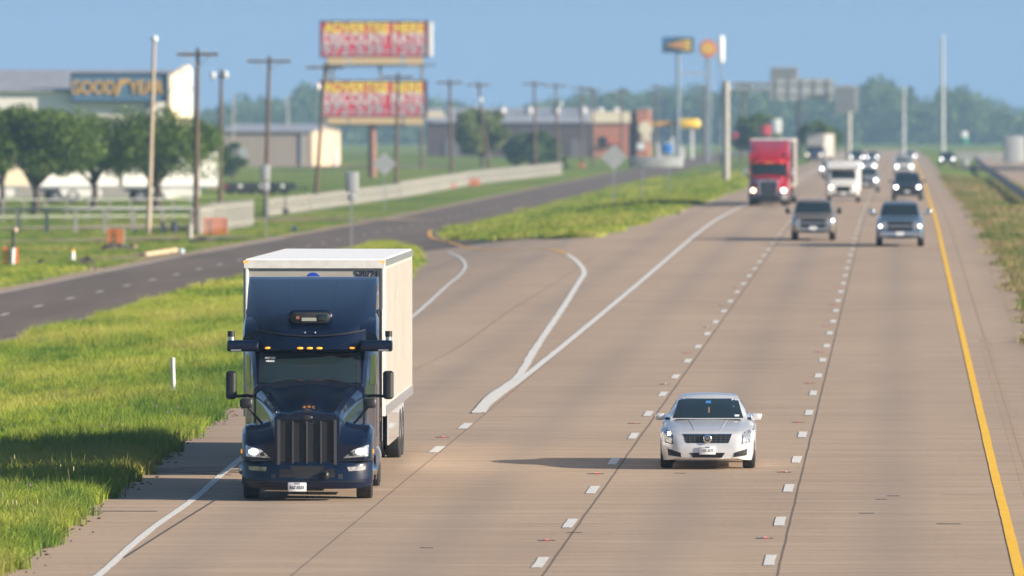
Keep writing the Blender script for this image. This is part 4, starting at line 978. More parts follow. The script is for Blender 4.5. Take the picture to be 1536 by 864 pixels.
# brick restaurant
t, W, H = building('restaurant', 'orange brick restaurant with cream parapet beside the grey diamond sign', 'building', 888, 943, 1450, 233, 184, 16, brick)
MB().box((0, .1, H+.85), (W+.5, 1, 1.7)).build('parapet', mat('parapet_cream', (.75, .66, .50), .6), t)
for s in (-.28, .15): MB().ball((W*s, .3, H+2.0), (.55, .4, .35)).build('roof_lamp', whitep, t)
MB().box((W*-.2, -.06, H*.5), (1.2, .08, 1.3)).build('window', glass, t)
MB().box((W*.1, -.5, H*.45), (2.2, .9, .25)).build('awning', mat('awning_red', (.55, .12, .08), .6), t)
t, W, H = building('brick_tower', 'narrow orange brick tower with cream round sign beside the restaurant', 'building', 955, 974, 1450, 233, 164, 8, brick)
sg = MB().lathe((.4, -.25, H*.62), (0, -1, 0), [(0, 1.1), (.12, 1.1)], 24).build('round_sign', mat('parapet_cream', (.75, .66, .50)), t); MB().box((.5, -.2, H*.42), (1.5, .2, .9)).build('sign_panel', cream, t)
MB().box((-.3, -.15, H*.26), (1.2, .2, 1.0)).build('window', plate, t)
t, W, H = building('link_building', 'dark brown low block between the brick restaurant and the tower', 'building', 943.5, 954.5, 1452, 233, 168, 12, darkbrick)
MB().box((0, -.05, H*.3), (.8, .06, 2.2)).build('door', glass, t)
# gas canopy
Y = 1400; x0 = GX(976, Y); x1 = GX(1048, Y); k = Y/F; t = empty('gas_canopy', (x0.x, Y, x0.z), 0, 'orange and yellow gas station canopy beside the brick tower', 'canopy')
zc = HC-(185.5-HY)*k-x0.z; MB().box(((1000-976)*k, 3, zc), (50*k, 8, 7*k)).build('fascia', mat('canopy_orange', (.62, .33, .06), .5), t); MB().rbox(((1032-976)*k, 2, zc), (34*k, 9.6, 14*k), .5, n=5).build('yellow_fascia', mat('canopy_yellow', (.85, .55, .04), .4), t)  # rounded yellow end piece beside the orange fascia
for px in (985, 1008, 1038): MB().box(((px-976)*k, 3, zc/2), (.4, .4, zc)).build('post', plate, t)
for px in (990, 1022): MB().box(((px-976)*k, 2.4, .9), (1.0, .7, 1.8)).build('fuel_pump', mat('pump_white', (.6, .6, .6), .5), t)
# high-rise signs
def tallsign(label, px, Y, top, posts, fn, cat='tall sign'):
    b = GX(px, Y); k = Y/F; t = empty('pylon_sign', b, 0, label, cat, 'high-rise highway signs'); z = lambda py: HC-(py-HY)*k-b.z; x = lambda q: (q-px)*k
    for q, w in posts: MB().cyl((x(q), 0, -.2), (x(q), 0, z(top)), w*.75, n=14).build('post', mat('pylon_steel', (.17, .21, .27), .5, .2), t)
    fn(t, x, z, k); return t
def f1(t, x, z, k):
    c_ = MB().box((x(1017), 0, z(67.5)), (47*k, .8, 24*k)).build('cabinet', mat('cabinet_navy', (.03, .07, .13), .5), t)
    MB().prism([(x(997), z(68)), (x(1036), z(58)), (x(1036), z(77))], -.5, -.42).build('pennant_emblem', mat('pennant_gold', (.60, .42, .06), .5), c_)
    MB().prism([(x(999), z(68)), (x(1028), z(64)), (x(1028), z(71))], -.55, -.51).build('pennant_stripe', mat('pennant_rust', (.50, .15, .08), .5), c_)
    MB().prism([(x(995), z(57)), (x(1010), z(57)), (x(996), z(66))], -.5, -.42).build('blue_corner', mat('cabinet_blue', (.03, .15, .38), .5), c_)
    MB().box((x(1038), 0, z(110)), (44*k, .25, 2.5*k)).build('tie_beam', steelp, t)
tallsign('dark blue rectangular pylon sign with gold pennant on a tall post', 1017, 1290, 68, [(1017, .33)], f1)
def f2(t, x, z, k):
    c_ = MB().lathe((x(1062), 0, z(73)), (0, -1, 0), [(-.5, 13.5*k), (.4, 13.5*k)], 36).build('cabinet', mat('sign_rim_red', (.62, .16, .08), .5), t)
    n = 7; R = 10.5*k; out = [(x(1062)-R*.25, z(73)-R*.8)]
    for i in range(41):
        a = math.pi*(1.12-1.24*i/40); r = R*(1+.05*abs(math.sin(i/40*math.pi*n))); out.append((x(1062)+r*math.cos(a), z(73)-R*.15+r*math.sin(a)))
    out.append((x(1062)+R*.25, z(73)-R*.8)); MB().prism(out, -.5, -.42).build('scallop_emblem', mat('scallop_gold', (.72, .42, .08), .5), c_)
tallsign('round orange and yellow scallop pylon sign on twin tall posts', 1062, 1300, 75, [(1059.5, .2), (1064.5, .2)], f2)
tallsign('narrow white pylon sign panel beside the round orange sign', 1081.5, 1310, 70, [(1081.5, .15)], lambda t, x, z, k: MB().rbox((x(1081.5), 0, z(74)), (9*k, 1.2, 42*k), .4, n=4).build('cabinet', mat('pylon_white', (.85, .85, .88), .4), t))

# ---------------------------------------------------------------- fences
def board_fence(name, label, A, Bp, h, m, step=2.4, rails=3, pick_=.16, post=True):
    L = (Bp-A).length; d = (Bp-A).normalized(); t = empty(name, A, 0, label, 'fence'); n = max(1, int(L/step))
    pn = MB()
    npk = int(L/pick_/3.2)
    for i in range(npk):
        q = A+d*(L*(i+.5)/npk); zq = T(q.x, q.y)-A.z; q = q-A; pn.box((q.x, q.y, zq+h/2), (.03, .03, h) if False else (pick_*abs(d.x)+.03, pick_*abs(d.y)+.03, h*random.uniform(.96, 1.0)))
    pn.build('pickets', m, t, 0)
    rl = MB()
    for i in range(n+1):
        q = A+d*(L*i/n); zq = T(q.x, q.y)-A.z; q = q-A
        if i < 100: MB().box((q.x, q.y, zq+h*.53), (.13, .13, h*1.08)).build('post', m, t, 0)
        if i < n:
            q2 = A+d*(L*(i+1)/n); z2 = T(q2.x, q2.y)-A.z; q2 = q2-A
            for f in (.2, .85): rl.cyl((q.x+.06, q.y, zq+h*f), (q2.x+.06, q2.y, z2+h*f), .045, n=4)
    rl.build('rail', m, t, 0); return t
for (p0, p1, h, lb) in ((G(402, 325), G(463, 316.5), 1.2, 'white picket fence stretch beside the sign backs'), (G(465, 316), G(598, 297), 1.15, 'white picket fence stretch below the billboards'), (G(600, 297), G(700, 279), 1.3, 'long white picket fence stretch past the billboard column'), (G(700, 278.5), G(842, 262), 1.35, 'farthest white picket fence stretch ending near the restaurant')):
    board_fence('picket_fence', lb, p0, p1, h, whitefence, 6)
board_fence('picket_fence', 'short white picket fence wing behind the orange netting', G(320, 346), G(379, 339), 1.55, whitefence, 2.5)
board_fence('picket_fence', 'white picket corner piece beside the brown pole', G(299, 352), G(319, 347), 1.5, whitefence, 2.5)
# pipe rail fence
t = empty('rail_fence', G(0, 350), 0, 'white rail fence with thin posts in front of the oaks', 'fence'); O = t.location; rl = MB()
A = G(-60, 350); Bq = G(288, 351); n = 9; mw = MB()
for i in range(n):
    q = A.lerp(Bq, i/(n-1)); zq = T(q.x, q.y)-O.z; MB().box((q.x-O.x, q.y-O.y, zq+.7), (.2, .12, 1.4)).build('post', whitefence, t)
    if i < n-1:
        q2 = A.lerp(Bq, (i+1)/(n-1)); z2 = T(q2.x, q2.y)-O.z
        rl.cyl((q.x-O.x, q.y-O.y, zq+1.35), (q2.x-O.x, q2.y-O.y, z2+1.35), .07, n=8); rl.cyl((q.x-O.x, q.y-O.y, zq+.75), (q2.x-O.x, q2.y-O.y, z2+.75), .03, n=6)
rl.build('rail', whitefence, t)
t = empty('wire_fence', G(0, 338), 0, 'second thin pale wire fence close to the oak trunks', 'fence'); O = t.location; rl = MB(); A = G(-60, 335); Bq = G(290, 333)
for i in range(12):
    q = A.lerp(Bq, i/11); zq = T(q.x, q.y)-O.z; MB().box((q.x-O.x, q.y-O.y, zq+.75), (.1, .1, 1.5)).build('post', whitefence, t)
    if i < 11:
        q2 = A.lerp(Bq, (i+1)/11); z2 = T(q2.x, q2.y)-O.z
        for f in (.4, .9, 1.45): rl.cyl((q.x-O.x, q.y-O.y, zq+f), (q2.x-O.x, q2.y-O.y, z2+f), .02, n=4)
rl.build('wire', steel, t)
# median guardrail
t = empty('guardrail', Vector((8.3, 600, T(8.3, 600))), 0, 'steel guardrail running along the far side of the grass median', 'guardrail'); O = t.location; rl = MB()
for i in range(90):
    y = 560+i*9; x = interp(y, [560, 1370], [7.9, 10.9]); zq = T(x, y)-O.z
    MB().box((x-O.x, y-O.y, zq+.35), (.15, .18, .8)).build('post', mat('dark_guardrail_post', (.06, .06, .07), .7), t)
    if i < 89:
        x2 = interp(y+9, [560, 1370], [7.9, 10.9]); z2 = T(x2, y+9)-O.z
        rl.loft([[(x-O.x-.1, y-O.y, zq+.42), (x-O.x-.16, y-O.y, zq+.5), (x-O.x-.1, y-O.y, zq+.58), (x-O.x-.16, y-O.y, zq+.66), (x-O.x-.1, y-O.y, zq+.74)], [(x2-O.x-.1, y+9-O.y, z2+.42), (x2-O.x-.16, y+9-O.y, z2+.5), (x2-O.x-.1, y+9-O.y, z2+.58), (x2-O.x-.16, y+9-O.y, z2+.66), (x2-O.x-.1, y+9-O.y, z2+.74)]], False, False)
rl.build('rail', mat('dull_guardrail', (.12, .13, .15), .5, .4, var=.2), t)
# concrete barrier on the near side of the frontage bridge far right
t = tag(MB().box((GX(1500, 1400).x, 1400, T(14, 1400)+.6), (16, .5, 1.2)).build('concrete_barrier', conc), 'pale concrete barrier behind the notice board', 'barrier')

# ---------------------------------------------------------------- small roadside things
def orange_net(label, px, py, w, h, name='safety_netting'):
    b = G(px, py); k = b.y/F; t = empty(name, b, 0, label, 'safety netting', 'orange safety netting pieces'); n = MB()
    W = w*k; H = h*k
    for i in range(int(W/.14)+1): n.box((-W/2+i*.14, .1*math.sin(i), H/2), (.07, .02, H*random.uniform(.93, 1)))
    for j in range(4): n.box((0, .02, H*(j+.5)/4), (W, .02, .07))
    n.build('net', orange, t)
    for s in (-1, 1): MB().cyl((s*W/2, .05, 0), (s*W/2, .05, H*1.05), .03).build('stake', steel, t)
    return t
orange_net('orange safety netting by the brown pole and picket corner', 324, 353, 36, 27)
orange_net('orange netting square standing on the dark dirt mound', 174, 370, 24, 27)
for px, py, w, h, lb in ((10, 397, 9, 28, 'orange panel beside the dark marker post at the verge'), (414, 321, 20, 22, 'orange netting beside the stacked sign backs'), (481, 311, 14, 20, 'orange wrap at the foot of the leaning pole'), (539, 303, 10, 13, 'orange wrap beside the double sign post'), (591, 297, 9, 11, 'orange wrap at the pole below the billboards'), (675, 283, 16, 9, 'orange wrap at the fence pole beyond the billboards'), (712, 279, 16, 11, 'orange wrap on the fence before the willow'), (746, 271, 20, 8, 'orange wrap near the leaning transformer pole'), (784, 268, 14, 7, 'orange wrap low on the farthest fence'), (873, 252, 8, 7, 'orange wrap at the pole near the restaurant')):
    orange_net(lb, px, py, w, h)
def mound(label, px, py, w, h, m, name='dirt_mound'):
    b = G(px, py); k = b.y/F; n = MB(); W = w*k/2; H = h*k
    ph = [random.uniform(0, 6) for _ in range(4)]
    def fn(u, v):
        a = 2*math.pi*u; r = v; lump = 1+.25*math.sin(3*a+ph[0])+.15*math.sin(7*a+ph[1]); return (W*r*math.cos(a)*lump, .8*W*r*math.sin(a)*lump, H*(1-r*r)*(1+.25*math.sin(5*a+ph[2]+4*r)+.15*math.sin(11*a*1+9*r))-.05)
    o = n.grid(fn, 28, 8).build(name, m); o.location = b; return tag(o, label, 'dirt mound', 'dug dirt mounds by the frontage road')
mound('long dark soil mound under the orange netting square', 172, 374, 62, 9, darkdirt); mound('dark soil heap beside the yellow-topped stake', 130, 398, 30, 12, darkdirt); mound('small dark soil heap with pale rock near the stake', 62, 396, 14, 7, darkdirt)
mound('low dark soil heap at the start of the tan pipe', 213, 386, 14, 6, darkdirt); mound('tan sand heap in the verge grass below the dark heap', 140, 404, 30, 5, dirt); mound('dark soil spread below the picket corner', 305, 363, 50, 7, darkdirt); mound('dark soil heap behind the tipped blue tub', 440, 348, 20, 5, darkdirt); mound('tan dirt pile next to the netting mound', 200, 372, 16, 8, dirt)
b = G(217, 386); e = G(264, 379); o = tag(MB().tube([(0, 0, .12), tuple(e-b+Vector((0, 0, .12)))], .12, 10).build('pipe', mat('tan_pipe', (.5, .38, .25), .7, var=.1)), 'tan pipe lying on the grass by the frontage road', 'pipe'); o.location = b
def thingy(name, label, cat, px, py, fn): b = G(px, py); t = empty(name, b, 0, label, cat); fn(t, b.y/F); return t
thingy('plastic_bag', 'pale blue bag lying at the end of the tan pipe', 'bag', 272, 381, lambda t, k: MB().ball((0, 0, 4*k), (5*k, 4*k, 4.5*k), 10, 6).build('bag', mat('pale_blue_plastic', (.45, .55, .65), .5, var=.15), t))
def bar(t, k):
    MB().lathe((0, 0, 0), (0, 0, 1), [(0, 4.5*k), (15*k, 5*k)], 16).build('bin', mat('bin_grey', (.07, .09, .12), .6, var=.1), t); MB().lathe((0, 0, 15*k), (0, 0, 1), [(0, 5.4*k), (1.2*k, 5.2*k), (2.4*k, 3*k)], 16).build('lid', blackpl, t)
thingy('trash_bin', 'dark grey trash bin behind the rail fence end', 'bin', 262, 350, bar)
thingy('bollard', 'short pale concrete bollard at the corner of the picket fence', 'bollard', 285, 358, lambda t, k: (MB().cyl((0, 0, 0), (0, 0, 21*k), 4*k, 3.6*k).build('post', whitefence, t), MB().ball((0, 0, 21*k), (3.6*k, 3.6*k, 1.5*k)).build('cap', whitefence, t)))
def stake(t, k):
    MB().cyl((0, 0, 0), (0, 0, 12*k), 3.5*k, 3*k).build('post', plate, t); MB().cyl((0, 0, 12*k), (0, 0, 16*k), 3.6*k, 2*k).build('cap', mat('cap_yellow', (.75, .5, .08), .6), t)
thingy('marker_stake', 'small white stake with yellow cap on the verge', 'stake', 109, 390, stake)
def mk2(t, k):
    MB().cyl((0, 0, 0), (0, 0, 50*k), 2.2*k).build('post', blackpl, t); MB().ball((3*k, 0, 52*k), (4*k, 3*k, 4.5*k)).build('head', mat('marker_tan', (.55, .42, .28), .6), t)
    MB().cyl((-1*k, -.1, 0), (0, -.1, 25*k), 3*k).build('sleeve', plate, t); MB().box((5*k, 0, 13*k), (4*k, .1, 26*k)).build('orange_plate', orange, t)
thingy('pipeline_marker', 'dark pipeline marker post with tan head and orange plate', 'marker post', 20, 397, mk2)
thingy('tub', 'tipped blue-grey tub in the grass by the frontage road', 'tub', 441, 347, lambda t, k: MB().lathe((0, 0, 3.2*k), (.2, -1, .1), [(-3*k, 3*k), (3*k, 5*k), (3.2*k, 4.4*k), (-2*k, 2.6*k)], 14).build('tub', mat('tub_blue', (.12, .2, .32), .5), t))
def cone(t, k):
    MB().cyl((0, 0, 0), (0, 0, 34*k), .9*k).build('pole', blackpl, t); MB().rbox((0, 0, 5*k), (11*k, 8*k, 8*k), 2*k).build('base', mat('stand_grey', (.06, .06, .08), .6), t)
thingy('sign_stand', 'dark temporary sign stand with weighted base by the picket fence', 'sign stand', 428, 322, cone)
def flat(t, k, L):
    MB().box((0, 0, 9*k), (L, 2.3, .25)).build('deck', blackpl, t); sd = MB()
    for i in range(7): sd.box((-L/2+L*(i+.5)/7, -1.1, 13*k), (L/7*.86, .06, 9*k))
    sd.build('side_board', blackp, t)
    for s in (-1, 1):
        for x in (-.7, .3):
            MB().lathe((x, s*1.0, .42), (0, s, 0), [(-.12, .2), (-.12, .42), (.12, .42), (.12, .2)], 18).build('wheel', rubber, t)
    MB().cyl((L/2, 0, 9*k), (L/2+1.1, 0, 8*k), .06).build('hitch', blackpl, t); MB().box((L*.1, -1.16, 12*k), (.28, .05, .28)).build('placard', plate, t); MB().box((-L/2+.2, -1.16, 12*k), (.15, .05, .3)).build('reflector', redl, t)
for px, L, lb in ((358, 2.4, 'dark side-boarded utility trailer nearest the oak'), (389, 2.2, 'dark utility trailer between the other two with a white placard'), (421, 2.6, 'dark utility trailer beside the picket fence')):
    o = thingy('utility_trailer', lb, 'utility trailer', px, 291, lambda t, k: flat(t, k, L)); o['group'] = 'dark utility trailers in a row'

# ---------------------------------------------------------------- vegetation
def leafmat(name, a, b_, tr=.35):
    m = bpy.data.materials.new(name); m.use_nodes = True; nt = m.node_tree; B = nt.nodes['Principled BSDF']; tc = nn(nt, 'ShaderNodeTexCoord')
    n = noise(nt, tc, .8, 4); n2_ = nn(nt, 'ShaderNodeTexWhiteNoise')
    geo = nt.nodes.new('ShaderNodeNewGeometry')
    r = ramp(nt, math_(nt, 'ADD', math_(nt, 'MULTIPLY', n.outputs[0], .6), math_(nt, 'MULTIPLY', geo.outputs['Random Per Island'], .4)), [(.25, a), (.75, b_)])
    nt.links.new(r.outputs[0], B.inputs['Base Color']); B.inputs['Roughness'].default_value = .6; B.inputs['Specular IOR Level'].default_value = .3
    tl = nt.nodes.new('ShaderNodeBsdfTranslucent'); nt.links.new(r.outputs[0], tl.inputs[0]); mx = nt.nodes.new('ShaderNodeMixShader'); mx.inputs[0].default_value = tr
    out = nt.nodes['Material Output']; nt.links.new(B.outputs[0], mx.inputs[1]); nt.links.new(tl.outputs[0], mx.inputs[2]); nt.links.new(mx.outputs[0], out.inputs[0]); return m
oakleaf = leafmat('oak_leaves', (.03, .08, .012), (.15, .22, .03)); limeleaf = leafmat('willow_leaves', (.10, .14, .03), (.20, .24, .06)); midleaf = leafmat('green_leaves', (.04, .09, .025), (.11, .17, .045)); woodleaf = leafmat('wood_leaves', (.04, .085, .025), (.12, .18, .045), .3)
barkm = mat('bark', (.07, .055, .045), .9, var=.3, vscale=4)
def leaf_quads(P, size, rng):
    n = len(P); d1 = rng.normal(size=(n, 3)); d1 /= np.linalg.norm(d1, axis=1)[:, None]; d2 = np.cross(d1, rng.normal(size=(n, 3))); d2 /= np.linalg.norm(d2, axis=1)[:, None]
    s = size*rng.uniform(.6, 1.3, n)[:, None]
    return np.concatenate([(P-d1*s)[:, None], (P+d2*s*.6)[:, None], (P+d1*s)[:, None], (P-d2*s*.6)[:, None]], 1).reshape(-1, 3)
def quads_mesh(name, V, m, parent=None):
    me = bpy.data.meshes.new(name); n = len(V)//4; me.vertices.add(len(V)); me.vertices.foreach_set('co', V.astype(np.float32).ravel())
    me.loops.add(4*n); me.loops.foreach_set('vertex_index', np.arange(4*n, dtype=np.int32)); me.polygons.add(n); me.polygons.foreach_set('loop_start', np.arange(0, 4*n, 4, dtype=np.int32)); me.update(calc_edges=True)
    me.materials.append(m); o = bpy.data.objects.new(name, me); COL.objects.link(o)
    if parent is not None: o.parent = parent
    return o
def tree(name, label, loc, H, W, crown0, leaf, m, nl=26, nleaf=260, group=None, seed=1, D=None):
    rng = np.random.default_rng(seed); t = empty(name, loc, 0, label, 'tree' if 'bush' not in name else 'bush', group); D = D or W
    tb = MB(); top = crown0+.25*(H-crown0)
    tb.tube([(0, 0, -.3), (.05*W*.3, 0, crown0*.55), (.0, 0, crown0), (.1, .1, top)], [.045*W*.5+.1, .035*W*.5+.08, .03*W*.5+.07, .05], 10)
    lobes = []
    for i in range(nl):
        a = rng.uniform(0, 2*math.pi); rr = math.sqrt(rng.uniform(0, 1)); hz = rng.uniform(0, 1)
        prof = math.sin(math.pi*min(1, .18+hz*.80))**.6
        lobes.append(((W*.40*rr*prof*math.cos(a)), (D*.40*rr*prof*math.sin(a)), crown0+.08*H+(H-crown0)*(.08+.80*hz), rng.uniform(.10, .19)*W))
    for (x, y, z, r) in lobes[:9]:
        tb.tube([(0, 0, crown0*.75), (x*.4, y*.4, (crown0+z)*.5), (x*.9, y*.9, z)], [.06*W*.3, .03*W*.3, .02], 6)
    tb.build('trunk', barkm, t)
    P = []
    for (x, y, z, r) in lobes:
        d = rng.normal(size=(nleaf, 3)); d /= np.linalg.norm(d, axis=1)[:, None]; q = d*(rng.uniform(.35, 1.05, nleaf)**.6)[:, None]*r; q[:, 2] *= .75; P.append(q+np.array([x, y, z]))
    P = np.concatenate(P); quads_mesh('crown', leaf_quads(P, leaf, rng), m, t); return t
p = G(52, 320); tree('oak_tree', 'dark green oak with forked trunk before the tyre shop, street-side end hidden', p, 6.9, 10.2, 2.3, .13, oakleaf, 42, 420, 'oaks in front of the tyre shop', 3)
p = G(234, 316); tree('oak_tree', 'broad dark green oak behind the pale ball-topped pole', p, 6.4, 10.6, 2.2, .13, oakleaf, 44, 420, 'oaks in front of the tyre shop', 5)
p = G(2, 318); tree('oak_tree', 'dark oak partly cut off beside the forked one', p, 6.3, 6.5, 2.4, .13, oakleaf, 26, 380, 'oaks in front of the tyre shop', 9)
p = G(140, 314); tree('oak_tree', 'middle oak filling the gap below the blue sign board', p, 6.1, 8.4, 2.3, .13, oakleaf, 24, 380, 'oaks in front of the tyre shop', 12)
p = G(350, 268); tree('round_bush', 'rounded green bush between the oaks and the tan building', p, 3.6, 4.0, .2, .16, midleaf, 22, 220, None, 15)
p = G(722, 250); tree('willow_tree', 'pale yellow-green willow behind the leaning pole', p, 7.5, 9, 1.2, .25, limeleaf, 30, 240, None, 17)
p = G(800, 252); tree('round_bush', 'wide mid-green bush before the dark warehouse', p, 4.2, 8, .2, .2, midleaf, 24, 220, None, 19)
p = G(776, 251); tree('round_bush', 'smaller mid-green bush next to the willow', p, 3.6, 5, .2, .2, midleaf, 18, 220, None, 20)
p = G(846, 256); tree('round_bush', 'small dark shrub at the end of the picket fence', p, 1.6, 1.4, .1, .15, oakleaf, 10, 160, None, 21)
p = G(1140, 240); tree('shade_tree', 'dark green tree behind the red truck and sign column', p, 6.0, 9, 1, .3, oakleaf, 24, 220, None, 22)
p = G(1228, 240); tree('shade_tree', 'dark tree behind the far box truck', p, 5.0, 7, 1, .3, oakleaf, 20, 220, None, 23)
# far woods: one mass
prof = [(-200, 165), (200, 160), (330, 165), (345, 150), (400, 147), (440, 152), (452, 126), (470, 128), (480, 150), (560, 150), (640, 146), (700, 160), (760, 166), (800, 154), (840, 147), (900, 139), (940, 136), (1000, 134), (1080, 135), (1120, 126), (1160, 128), (1200, 136), (1260, 140), (1280, 126), (1305, 122), (1340, 124), (1365, 138), (1395, 150), (1415, 134), (1440, 132), (1470, 146), (1500, 156), (1520, 168), (1560, 165), (1700, 160), (1900, 165)]
rng = np.random.default_rng(5); P = []
for row, Y in enumerate((2820, 2930, 3040)):
    for px in np.arange(-200, 1900, 13):
        pxx = px+rng.uniform(-8, 8); ty = interp(pxx, [a for a, b_ in prof], [b_ for a, b_ in prof])+rng.uniform(-5, 7)+(8 if row == 0 else 0); yy = Y+rng.uniform(-30, 30); k = yy/F
        X = GX(pxx, yy).x; zt = HC-(ty-HY)*k; zb = T(X, yy); h = zt-zb; r0 = rng.uniform(2.2, 4.0)
        for z_ in np.arange(zb+.8, zt-r0*.4, 2.6):
            f = (z_-zb)/h; r = r0*(1.25 if f < .7 else max(.5, 1.25-(f-.7)*2)); n = 44; d = rng.normal(size=(n, 3)); d /= np.linalg.norm(d, axis=1)[:, None]; P.append(d*(rng.uniform(.5, 1.1, n)[:, None])*r+np.array([X+rng.uniform(-1, 1), yy+rng.uniform(-2, 2), z_]))
P = np.concatenate(P); tag(quads_mesh('woods', leaf_quads(P, .85, rng), woodleaf), 'far-off hazy wood along the horizon', 'wood', kind='stuff')

# ---- grass: blades on points
grm = bpy.data.materials.new('grass_blades'); grm.use_nodes = True; nt = grm.node_tree; B = nt.nodes['Principled BSDF']
geo = nt.nodes.new('ShaderNodeNewGeometry'); mp = nn(nt, 'ShaderNodeMapping'); mp.inputs['Scale'].default_value = (1, .4, 0); nt.links.new(geo.outputs['Position'], mp.inputs[0])
na = nn(nt, 'ShaderNodeTexNoise', Scale=.16, Detail=5); nt.links.new(mp.outputs[0], na.inputs['Vector']); nb = nn(nt, 'ShaderNodeTexNoise', Scale=1.6, Detail=3); nt.links.new(mp.outputs[0], nb.inputs['Vector'])
oi = nt.nodes.new('ShaderNodeObjectInfo')
fac = math_(nt, 'SUBTRACT', math_(nt, 'ADD', math_(nt, 'MULTIPLY', na.outputs[0], 1.15), math_(nt, 'ADD', math_(nt, 'MULTIPLY', nb.outputs[0], .4), math_(nt, 'MULTIPLY', oi.outputs['Random'], .22))), .31)
r = ramp(nt, fac, [(.32, (.08, .17, .016)), (.43, (.19, .29, .026)), (.54, (.33, .39, .04)), (.75, (.45, .44, .09))])
nt.links.new(r.outputs[0], B.inputs['Base Color']); B.inputs['Roughness'].default_value = .55; B.inputs['Specular IOR Level'].default_value = .3
tl = nt.nodes.new('ShaderNodeBsdfTranslucent'); nt.links.new(r.outputs[0], tl.inputs[0]); mx = nt.nodes.new('ShaderNodeMixShader'); mx.inputs[0].default_value = .4
out = nt.nodes['Material Output']; nt.links.new(B.outputs[0], mx.inputs[1]); nt.links.new(tl.outputs[0], mx.inputs[2]); nt.links.new(mx.outputs[0], out.inputs[0])
grm2 = grm.copy(); grm2.name = 'green_grass_blades'
cr_ = [n for n in grm2.node_tree.nodes if n.type == 'VALTORGB'][0].color_ramp
for e_, c_ in zip(cr_.elements, [(.05, .12, .014), (.11, .20, .02), (.19, .27, .03), (.34, .33, .08)]): e_.color = (*c_, 1)
def tuft(seed, n, rad, h0, h1, w, lean):
    rng = random.Random(seed); b = MB()
    for _ in range(n):
        a = rng.uniform(0, 6.28); r = rad*math.sqrt(rng.random()); x, y = r*math.cos(a), r*math.sin(a); h = rng.uniform(h0, h1); la = rng.uniform(0, 6.28); l = rng.uniform(.05, lean)*h; dx, dy = math.cos(la)*l, math.sin(la)*l; fa = rng.uniform(0, 3.14); wx, wy = math.cos(fa)*w, math.sin(fa)*w
        pts = [(0, 0, 0, 1), (.3, .3, .5, .8), (1, 1, .92 if l < .4*h else .75, 0.1)]
        vs = []
        for t_, u, zf, ww in pts: vs += [(x+dx*t_*t_-wx*ww, y+dy*t_*t_-wy*ww, h*zf), (x+dx*t_*t_+wx*ww, y+dy*t_*t_+wy*ww, h*zf)]
        b.add(vs, [(0, 1, 3, 2), (2, 3, 5, 4)])
    me = bpy.data.meshes.new('tuft'); me.from_pydata(b.v, [], b.f); me.materials.append(grm); return bpy.data.objects.new('tuft', me)
def scatter(name, label, pts, scl, src):
    me = bpy.data.meshes.new(name); me.from_pydata([tuple(p) for p in pts], [], []); a = me.attributes.new('scl', 'FLOAT', 'POINT'); a.data.foreach_set('value', scl.astype(np.float32))
    me.materials.append(grm); o = bpy.data.objects.new(name, me); COL.objects.link(o); tag(o, label, 'grass', kind='stuff')
    ng = bpy.data.node_groups.new(name, 'GeometryNodeTree'); ng.interface.new_socket('Geometry', in_out='INPUT', socket_type='NodeSocketGeometry'); ng.interface.new_socket('Geometry', in_out='OUTPUT', socket_type='NodeSocketGeometry')
    N = ng.nodes; I = N.new('NodeGroupInput'); Oo = N.new('NodeGroupOutput'); ip = N.new('GeometryNodeInstanceOnPoints'); ob = N.new('GeometryNodeObjectInfo'); ob.inputs['Object'].default_value = src; ob.inputs['As Instance'].default_value = True
    rv = N.new('FunctionNodeRandomValue'); rv.data_type = 'FLOAT_VECTOR'; rv.inputs[0].default_value = (-.12, -.12, 0); rv.inputs[1].default_value = (.12, .12, 6.283)
    na_ = N.new('GeometryNodeInputNamedAttribute'); na_.data_type = 'FLOAT'; na_.inputs['Name'].default_value = 'scl'; L = ng.links
    L.new(I.outputs[0], ip.inputs['Points']); L.new(ob.outputs['Geometry'], ip.inputs['Instance']); L.new(rv.outputs[0], ip.inputs['Rotation']); L.new(na_.outputs[0], ip.inputs['Scale']); L.new(ip.outputs[0], Oo.inputs[0])
    md = o.modifiers.new('scatter', 'NODES'); md.node_group = ng; return o
def clump(P, sc, a=.45):
    x, y = P[:, 0], P[:, 1]; n_ = np.sin(x*.9+y*.31)+np.sin(x*2.3-y*.57+1)+np.sin(y*.19+x*.4+2)+.7*np.sin(x*4.1+y*1.7); return sc*np.clip(1+a*n_/1.9, .4, 1.9)
def region(n, y0, y1, xl, xr, seed, power=0):
    rng = np.random.default_rng(seed); Y = y0+(y1-y0)*rng.random(n)**(1+power); L = np.array([xl(y) for y in Y]); R = np.array([xr(y) for y in Y]); X = L+(R-L)*rng.random(n)
    return np.array([(x, y, T(x, y)-.05) for x, y in zip(X, Y)]), rng
t1 = tuft(1, 34, .26, .12, .34, .007, .7); t2 = tuft(2, 26, .20, .25, .55, .009, .6); t3 = tuft(3, 24, .5, .12, .34, .016, .6); t4 = tuft(4, 40, .6, .1, .3, .02, .7); t5 = t4.copy(); t5.data = t4.data.copy(); t5.data.materials[0] = grm2; t2.data.materials[0] = grm2
grm3 = grm.copy(); grm3.name = 'dry_grass_blades'
for e_, c_ in zip([n for n in grm3.node_tree.nodes if n.type == 'VALTORGB'][0].color_ramp.elements, [(.06, .11, .02), (.13, .18, .035), (.24, .22, .07), (.34, .26, .13)]): e_.color = (*c_, 1)
t6 = t4.copy(); t6.data = t4.data.copy(); t6.data.materials[0] = grm3
P, rng = region(46000, 128, 330, lambda y: max(-26.0, -.0975*y-1.2), lambda y: xle(y)-.12, 11, .15)
sc = clump(P, rng.uniform(.6, 1.1, len(P)), .35); scatter('verge_grass', 'bright green verge grass between shoulder and frontage road', P, sc, t1)
